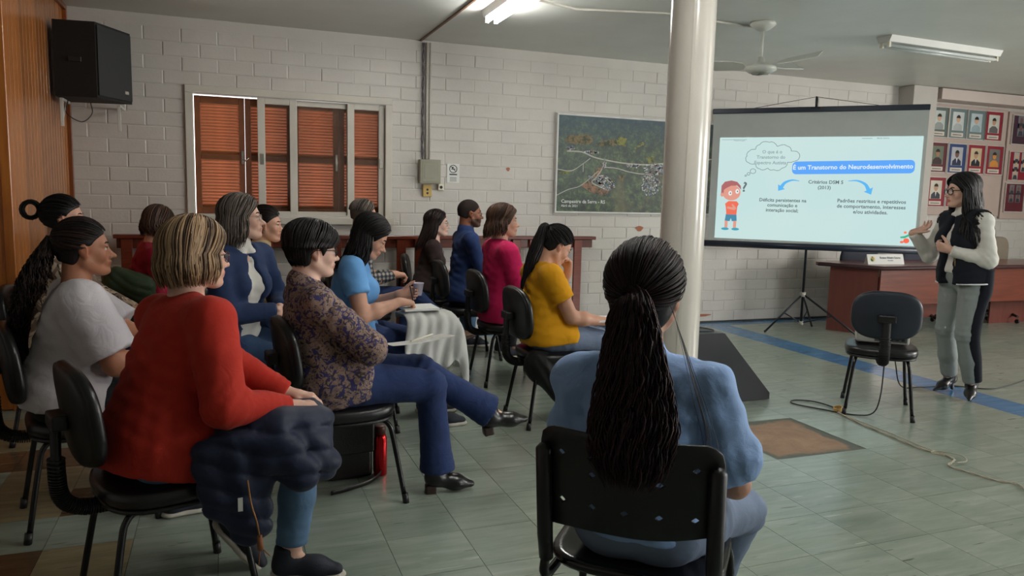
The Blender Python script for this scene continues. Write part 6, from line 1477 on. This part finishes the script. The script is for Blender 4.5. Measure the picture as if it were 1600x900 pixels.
for i in range(NX):
    for j in range(NZ):
        y0,z0=-W_+i*dy,Z0+j*dz; y1,z1=y0+dy,z0+dz; ym,zm=(y0+y1)/2,(z0+z1)/2
        ring=[vid(y0,z0),vid(ym,z0),vid(y1,z0),vid(y1,zm),vid(y1,z1),vid(ym,z1),vid(y0,z1),vid(y0,zm)]
        if i%2==1 and j in(1,3,4) and not(j==3 and False) and (j!=4 or True) and (j!=3 or i in(3,5,7)) and (j!=4 or i in(1,5,7,9)):
            hy,hz=0.0105,0.0085; s_=0.45
            d=[vid(ym,zm-hz),vid(ym+hy,zm+hz*s_*0),vid(ym,zm+hz),vid(ym-hy,zm)]
            fs+=[(ring[0],ring[1],d[0],d[3],ring[7]),(ring[1],ring[2],ring[3],d[1],d[0]),(ring[3],ring[4],ring[5],d[2],d[1]),(ring[5],ring[6],ring[7],d[3],d[2])]
        else: fs.append(tuple(ring))
q.add(vs,fs,0,True); bo=q.build('backrest',m_shell,pc)
md=bo.modifiers.new('thick','SOLIDIFY'); md.thickness=0.009; md.offset=0; bv=bo.modifiers.new('bev','BEVEL'); bv.width=0.002; bv.segments=1; bv.limit_method='ANGLE'
for sgn in (-1,1):
    y=sgn*0.215; q=MB(); a=shellpt(y,0.60); c=shellpt(y,0.805)
    q.tube(ptsmooth([(a[0]-0.005,y,0.50),(a[0]-0.018,y,0.585),(c[0]-0.018,y,0.80),(c[0]-0.010,y,0.815)],4),[0.020]*9+[0.022]*3+[0.012],12,flat=0.8) if False else q.tube([(a[0]+0.000,y,0.485),(a[0]-0.018,y,0.56),(c[0]-0.018,y,0.798),(c[0]-0.012,y,0.808)],[0.019,0.021,0.021,0.012],12)
    q.build('post_sleeve',m_shell,pc)
    q=MB(); q.tube(ptsmooth([(a[0]-0.002,y,0.50),(-0.215,y*1.02,0.44),(-0.12,y,0.425),(0.15,y,0.425),(0.205,y,0.41),(0.225,y*1.05,0.33),(0.25,y*1.1,0.02)],6),0.0125,10); l=q.build('leg',m_leg,pc)
    MB().cyl((0.25,y*1.1,0.04),(0.252,y*1.1,0.0),0.017,10).build('foot_cap',m_blk,l)
    q=MB(); q.tube(ptsmooth([(-0.10,y*1.02,0.415),(-0.19,y*1.06,0.40),(-0.235,y*1.1,0.33),(-0.285,y*1.14,0.02)],6),0.0125,10); l=q.build('leg',m_leg,pc)
    MB().cyl((-0.285,y*1.14,0.04),(-0.287,y*1.14,0.0),0.017,10).build('foot_cap',m_blk,l)
V,F_=sup(0.225,0.235,0.020,0.4,0.5,40,8); V=[(x+0.01,y,0.452+z+0.022*(abs(y)/0.235)**4+0.018*(1 if x<-0.1 else 0)*((x+0.1)/0.12)**2) for x,y,z in V]
MB().add(V,F_,0,True).build('seat',M_plain('gloss_black',srgb(14,14,15),0.18,var=0.05),pc)
# ---- projector
pj=empty('projector',(4.285,3.975,0.4815),math.radians(47),'white video projector sitting on the seat of the empty chair','projector')
m_pj=M_plain('projector_white',srgb(206,204,196),0.4,var=0.02); MB().box((-0.13,-0.165,0.006),(0.13,0.165,0.088),bev=0.010).build('case',m_pj,pj)
MB().box((-0.1325,-0.15,0.02),(-0.129,0.05,0.07),bev=0.001).build('port_panel',M_plain('panel_grey',srgb(96,98,96),0.5),pj)
q=MB(); 
for k in range(5): q.box((-0.134,-0.135+k*0.035,0.03),(-0.132,-0.115+k*0.035,0.045+0.006*(k%2)))
q.build('port',m_blk,pj,kind='stuff')
MB().cyl((0.125,0.08,0.05),(0.15,0.08,0.05),0.03,18).build('lens_barrel',m_blk,pj)
q=MB(); 
for sx in (-0.1,0.1):
    for sy in (-0.13,0.13): q.cyl((sx,sy,0.0),(sx,sy,0.012),0.010,8)
q.build('rubber_feet',m_blk,pj,kind='stuff')
# ---- cables
m_cblk=M_plain('cable_black',srgb(16,16,17),0.5); m_cwh=M_plain('cord_beige',srgb(176,166,146),0.6)
q=MB(); q.tube(ptsmooth([(4.20,3.88,0.50),(4.14,3.79,0.47),(4.10,3.76,0.36),(4.10,3.77,0.15),(4.08,3.80,0.03),(3.99,3.86,0.006),(3.87,4.03,0.006),(3.77,4.22,0.006),(3.85,4.29,0.006),(3.96,4.20,0.008),(3.98,4.03,0.006),(3.93,3.96,0.006)],8),0.0045,6)
tag(q.build('projector_cable',m_cblk),'black cable hanging from projector chair and looping on the floor','cable')
q=MB(); 
for k in range(3): q.tube([(3.955+0.02*math.cos(a)*1.2,3.985+0.03*math.sin(a),0.010+0.008*k+0.008*math.cos(a)) for a in [2*PI*j/12 for j in range(13)]],0.0042,5,cap=False)
tag(q.build('cable_tie',M_plain('yellow_tape',srgb(196,160,96),0.6)),'yellowish tape tie knotted round the cable by the chair leg','cable tie')
q=MB(); q.tube(ptsmooth([(4.35,4.05,0.485),(4.46,4.1,0.47),(4.62,4.15,0.30),(4.85,4.28,0.05),(5.12,4.33,0.006),(5.40,4.30,0.006),(5.62,4.14,0.006),(5.9,4.18,0.006),(6.3,4.3,0.006)],8),0.0045,6)
tag(q.build('floor_cable',m_cblk),'black cable running from projector chair behind the speaker’s boots','cable')
q=MB(); base=ptsmooth([(3.92,3.95,0),(3.87,3.72,0),(3.84,3.42,0),(3.82,3.20,0),(3.86,3.02,0),(3.80,2.96,0),(3.72,2.92,0),(3.74,2.80,0),(3.77,2.68,0),(3.83,2.60,0),(3.73,2.46,0),(3.7,2.3,0)],10)
for s_ in (0,1):
    q.tube([(p.x+0.0035*math.cos(i*0.55+s_*PI),p.y+0.0035*math.sin(i*0.55+s_*PI),0.006+0.0025*math.sin(i*0.55+s_*PI)) for i,p in enumerate(base)],0.0032,5)
q.tube([(p.x+0.05*math.sin(i/14),p.y+0.02,0.005) for i,p in enumerate(base[:45])],0.0025,5)
q.tube(ptsmooth([(3.84,3.05,0.01),(3.80,3.10,0.012),(3.86,3.12,0.01),(3.93,3.02,0.012),(3.88,2.94,0.01),(3.79,2.93,0.012)],6),0.0032,5)
tag(q.build('twisted_cord',m_cwh),'beige twisted cord snaking across the green floor at right','cord')
# ---- things held, on laps and on the floor
def plateobj(name,c,ux,uy,w,h,t,mat,label,cat,bend=0.0):
    ux=nrm(ux); uy=V3(*uy); uy=nrm(uy-ux*(uy@ux)); n=np.cross(ux,uy); c=V3(*c); v=[];fs=[]; K=6
    for s_ in (0,1):
        for i in range(K+1):
            for j in (0,1):
                a=(i/K-0.5); v.append(tuple(c+ux*a*w+uy*(j-0.5)*h+n*(s_*t+bend*(a*a))))
    m=2*(K+1)
    for i in range(K):
        fs+=[(2*i,2*i+1,2*i+3,2*i+2),(m+2*i,m+2*i+2,m+2*i+3,m+2*i+1),(2*i,2*i+2,m+2*i+2,m+2*i),(2*i+1,m+2*i+1,m+2*i+3,2*i+3)]
    fs+=[(0,m,m+1,1),(2*K,2*K+1,m+2*K+1,m+2*K)]
    o=MB().add(v,fs).build(name,mat); tag(o,label,cat); return o,c,ux,uy,n
m_pp,nt,bb=newmat('handwritten_paper'); v=coords(nt,(1,1,1)); wv=noise(nt,v,60,2,0.5,1.0); bb.inputs['Roughness'].default_value=0.7
L(nt,ramp(nt,wv,[(0.64,srgb(222,220,216)),(0.67,srgb(176,178,190))]),bb.inputs['Base Color'])
o,c,ux,uy,n=plateobj('paper_sheet',(0.845,3.455,0.735),(0.93,0.05,0.10),(0.05,0.95,-0.12),0.30,0.21,0.002,m_pp,'handwritten white paper sheets lying on the floral bloused person’s thigh','paper',0.03)
q=MB(); q.tube([tuple(c+ux*-0.05+uy*-0.05+n*0.012),tuple(c+ux*0.09+uy*0.06+n*0.018)],0.004,8); tag(q.build('pen',m_pl),'white pen lying on the handwritten paper sheets','pen')
o,c,ux,uy,n=plateobj('notepad',(1.09,4.47,0.735),(0.98,0.1,0.0),(0,1,0.05),0.22,0.16,0.012,m_paper,'white notepad the woman in light blue writes on','notepad'); 
q=MB(); q.tube([(1.055,4.445,0.765),(1.03,4.44,0.88)],0.004,8); tag(q.build('pen',m_blk),'dark pen upright in the hand of the woman in light blue','pen')
q=MB(); q.lathe([(0.0,0),(0.022,0),(0.034,0.075),(0.0355,0.075),(0.0355,0.079),(0.031,0.078),(0.020,0.004),(0,0.004)],20); o=q.build('plastic_cup',M_plain('cup_plastic',srgb(206,198,214),0.3,var=0.02),loc=(1.125,4.62,0.795)); tag(o,'small translucent plastic cup held by the woman in light blue','cup')
q=MB(); q.tube([(0.315,4.26,0.82),(0.355,4.24,0.70)],0.0045,8); tag(q.build('pen',m_chrome),'silver pen held by the woman in navy blazer','pen')
plateobj('notebook',(2.22,4.28,0.655),(1,0,-0.02),(0,1,0),0.24,0.2,0.012,m_paper,'closed white notebook on the lap of the woman in yellow','notebook')
def cloth(name,parts,mat,label,cat,seed,quilt=0.0,res=0.009,folds=(),base=0.002,kids=None,qdir=(0,0,1),pitch=0.055):
    pts=np.array([p for c in parts for p in (c[0],c[1])]); R_=max(max(c[2],c[3]) for c in parts)+0.05
    F=Field(pts.min(0)-R_,pts.max(0)+R_,res,())
    for c in parts: F.cone(c[0],c[1],c[2],c[3],c[4] if len(c)>4 else 0.04,c[5] if len(c)>5 else None,c[6] if len(c)>6 else 1.0)
    F.folds(seed,base,folds)
    if quilt:
        idx=np.argwhere(np.abs(F.D)<0.04); p=np.stack([F.ax[i][idx[:,i]] for i in range(3)],1); qd=nrm(V3(*qdir))
        ph=(p@qd+0.012*np.sin(p[:,0]*17)+0.010*np.sin(p[:,1]*23))*PI/pitch; F.D[idx[:,0],idx[:,1],idx[:,2]]-=(quilt*(np.abs(np.sin(ph))**0.6-0.5)).astype(f32)
    F.cut((0,0,0.004),(0,0,-1))
    o=inst(name,F.mesh(name,mat)); tag(o,label,cat); return o
m_puff=M_fabric('puffer_navy',srgb(26,34,58),0.5,600,0.25,0.1,sheen=0.1)
jk=cloth('puffer_jacket',[((0.0,2.63,0.605),(0.16,2.62,0.620),0.065,0.07),((0.14,2.62,0.620),(0.29,2.66,0.625),0.065,0.055),((0.25,2.62,0.595),(0.30,2.61,0.495),0.06,0.06),((0.04,2.55,0.565),(0.055,2.53,0.335),0.080,0.070,0.03,(0,1,0),0.42),((0.15,2.54,0.575),(0.22,2.535,0.485),0.07,0.06,0.03,(0,1,0),0.5),((-0.05,2.56,0.565),(-0.03,2.535,0.425),0.07,0.065,0.03,(0,1,0),0.45),((0.10,2.80,0.625),(0.28,2.80,0.625),0.05,0.05)],m_puff,'navy quilted puffer jacket folded over the lap of the woman in red','jacket',3,0.012,0.0075,[((0.05,2.55,0.5),0.2,(1,0,0.5),0.09,0.005)],qdir=(0.2,0.1,1),pitch=0.07)
q=MB(); q.tube(ptsmooth([(0.05,2.49,0.50),(0.06,2.486,0.42),(0.075,2.488,0.36),(0.085,2.495,0.30)],6),0.0035,6); zp=q.build('zip',M_plain('brass',srgb(150,110,70),0.35,metal=0.8),jk)
q=MB(); q.tube([(0.085,2.50,0.305),(0.087,2.50,0.255)],[0.008,0.011],8); q.tube([(0.087,2.50,0.265),(0.08,2.50,0.20)],0.002,5); q.tube([(0.087,2.50,0.265),(0.115,2.50,0.23)],0.002,5); q.build('zip_tassel',M_plain('tan_leather',srgb(140,84,50),0.6),zp)
MB().box((0.02,2.484,0.40),(0.035,2.487,0.445)).build('care_label',m_paper,jk)
m_coat=M_fabric('coat_white',srgb(204,204,200),0.75,700,0.15,0.03)
def drape(name,x0,x1,prof,mat,label,cat,seed,amp=0.012,nx=46,hem=0.03,th=0.006,dirx=(1,0),knee=None):
    """sheet laid over a lap: prof = (y,z) section from the far side over the thigh to the hanging hem"""
    r=np.random.RandomState(seed); P=[(p.x,p.y) for p in ptsmooth([(a,b_,0) for a,b_ in prof],7)]; n=len(P); vs=[];fs=[]
    ph=r.uniform(0,6,6)
    for i in range(nx+1):
        u=i/nx; x=x0+(x1-x0)*u
        for j,(y,z) in enumerate(P):
            v=j/(n-1); w=0.25+0.9*v
            f=math.sin(u*19+ph[0]+2.2*math.sin(v*4+ph[1]))+0.6*math.sin(u*41+ph[2]+v*5)+0.5*math.sin(v*17+u*9+ph[3])
            d=amp*w*f*0.5; k=0
            if knee: k=max(0,(u-knee)/(1-knee))
            zz=z-(0.10+0.22*k)*k*(1 if True else 0)+(hem*math.sin(u*7+ph[4])+hem*0.5*math.sin(u*17+ph[5]))*v**3
            vs.append((x+0.012*math.sin(v*9+ph[2])-k*k*0.05,y-d*(0.3+0.9*v)-0.03*k,zz+d*(1.1-v)))
    for i in range(nx):
        for j in range(n-1): a=i*n+j; fs.append((a,a+1,a+n+1,a+n))
    o=MB().add(vs,fs,0,True).build(name,mat); m=o.modifiers.new('thick','SOLIDIFY'); m.thickness=th; m.offset=1
    tag(o,label,cat); return o
drape('white_coat',0.98,1.40,[(4.62,0.66),(4.56,0.705),(4.47,0.715),(4.38,0.705),(4.325,0.66),(4.305,0.58),(4.30,0.50),(4.30,0.44)],m_coat,'white coat draped over the lap of the woman in light blue','coat',9,0.020,hem=0.03,knee=0.72)
m_gj=M_fabric('jacket_olive',srgb(48,62,42),0.6,600,0.2,0.15)
cloth('olive_jacket',[((-0.72,5.98,0.78),(-0.55,5.95,0.72),0.085,0.08),((-0.62,5.95,0.72),(-0.45,5.95,0.52),0.085,0.07),((-0.74,5.98,0.72),(-0.70,5.98,0.5),0.09,0.08)],m_gj,'olive green quilted jacket beside the woman in crimson top','jacket',4,0.010,0.011,qdir=(0.6,0,1))
m_bagb=M_fabric('backpack_black',srgb(18,18,20),0.6,400,0.2,0.1)
cloth('backpack',[((1.80,4.25,0.40),(1.92,4.28,0.36),0.09,0.10),((1.82,4.25,0.36),(1.98,4.25,0.20),0.085,0.075),((1.95,4.26,0.36),(2.06,4.27,0.2),0.09,0.06)],m_bagb,'black backpack slung under the chair of the woman in yellow','backpack',6,0,0.010,[((1.9,4.2,0.3),0.2,(1,0,0.6),0.06,0.008)])
# shoulder bag, flask, mug
bag=empty('shoulder_bag',(0.555,3.74,0.002),0.12,'black leather shoulder bag standing on floor behind chair leg','bag'); m_lea=M_plain('black_leather',srgb(24,20,20),0.38,var=0.15,bs=0.2,bscale=120)
MB().box((-0.115,-0.06,0.0),(0.115,0.06,0.27),bev=0.02).build('bag_body',m_lea,bag); MB().box((-0.118,-0.068,0.13),(0.118,-0.050,0.285),bev=0.008).build('flap',m_lea,bag)
q=MB(); q.tube(ptsmooth([(0.11,0,0.25),(0.17,-0.02,0.24),(0.18,-0.04,0.15),(0.16,-0.06,0.03),(0.08,-0.14,0.012),(-0.05,-0.20,0.012),(-0.14,-0.22,0.012)],6),0.013,8,flat=0.3); q.build('strap',m_lea,bag); MB().lathe([(0.008,0),(0.011,0.004),(0.008,0.008)],10,c=(0.118,-0.03,0.24)).build('ring',m_gold,bag)
fk=empty('flask',(0.715,3.72,0.002),0,'tall shiny red metal flask standing on the floor','flask'); m_redm=M_plain('metallic_red',srgb(196,30,36),0.22,metal=0.75,var=0.03)
MB().lathe([(0,0),(0.034,0),(0.0355,0.004),(0.0355,0.19),(0.030,0.205),(0.027,0.212),(0,0.212)],28).build('flask_body',m_redm,fk); MB().lathe([(0,0.2125),(0.027,0.2125),(0.028,0.25),(0.022,0.256),(0,0.256)],24).build('cap',M_plain('brown_cap',srgb(96,48,40),0.4),fk)
mg=empty('travel_mug',(0.645,3.765,0.002),0,'small coppery metal mug with black handle beside the red flask','mug'); m_cop=M_plain('copper_metal',srgb(120,72,64),0.22,metal=0.85,var=0.05)
MB().lathe([(0,0),(0.028,0),(0.036,0.05),(0.038,0.12),(0.034,0.165),(0.030,0.165),(0.030,0.14),(0,0.14)],24).build('mug_body',m_cop,mg); MB().tube(ptsmooth([(-0.034,-0.01,0.14),(-0.065,-0.015,0.12),(-0.062,-0.015,0.06),(-0.034,-0.01,0.04)],6),0.007,8).build('handle',m_blk,mg)
# paint chips on the wall
m_chip=M_plain('bare_brick',srgb(176,112,84),0.8)
for x,z,w_,h_ in ((4.33,1.10,0.045,0.03),(2.75,1.70,0.018,0.02),(5.2,0.09,0.14,0.016)):
    P=[(x+w_*math.cos(a)*(1+0.25*math.sin(3*a)),z+h_*math.sin(a)) for a in [2*PI*k/12 for k in range(12)]]
    MB().prism(P,YW-0.0125,YW-0.0095,axis='y').build('bare_spot',m_chip,wall_back)
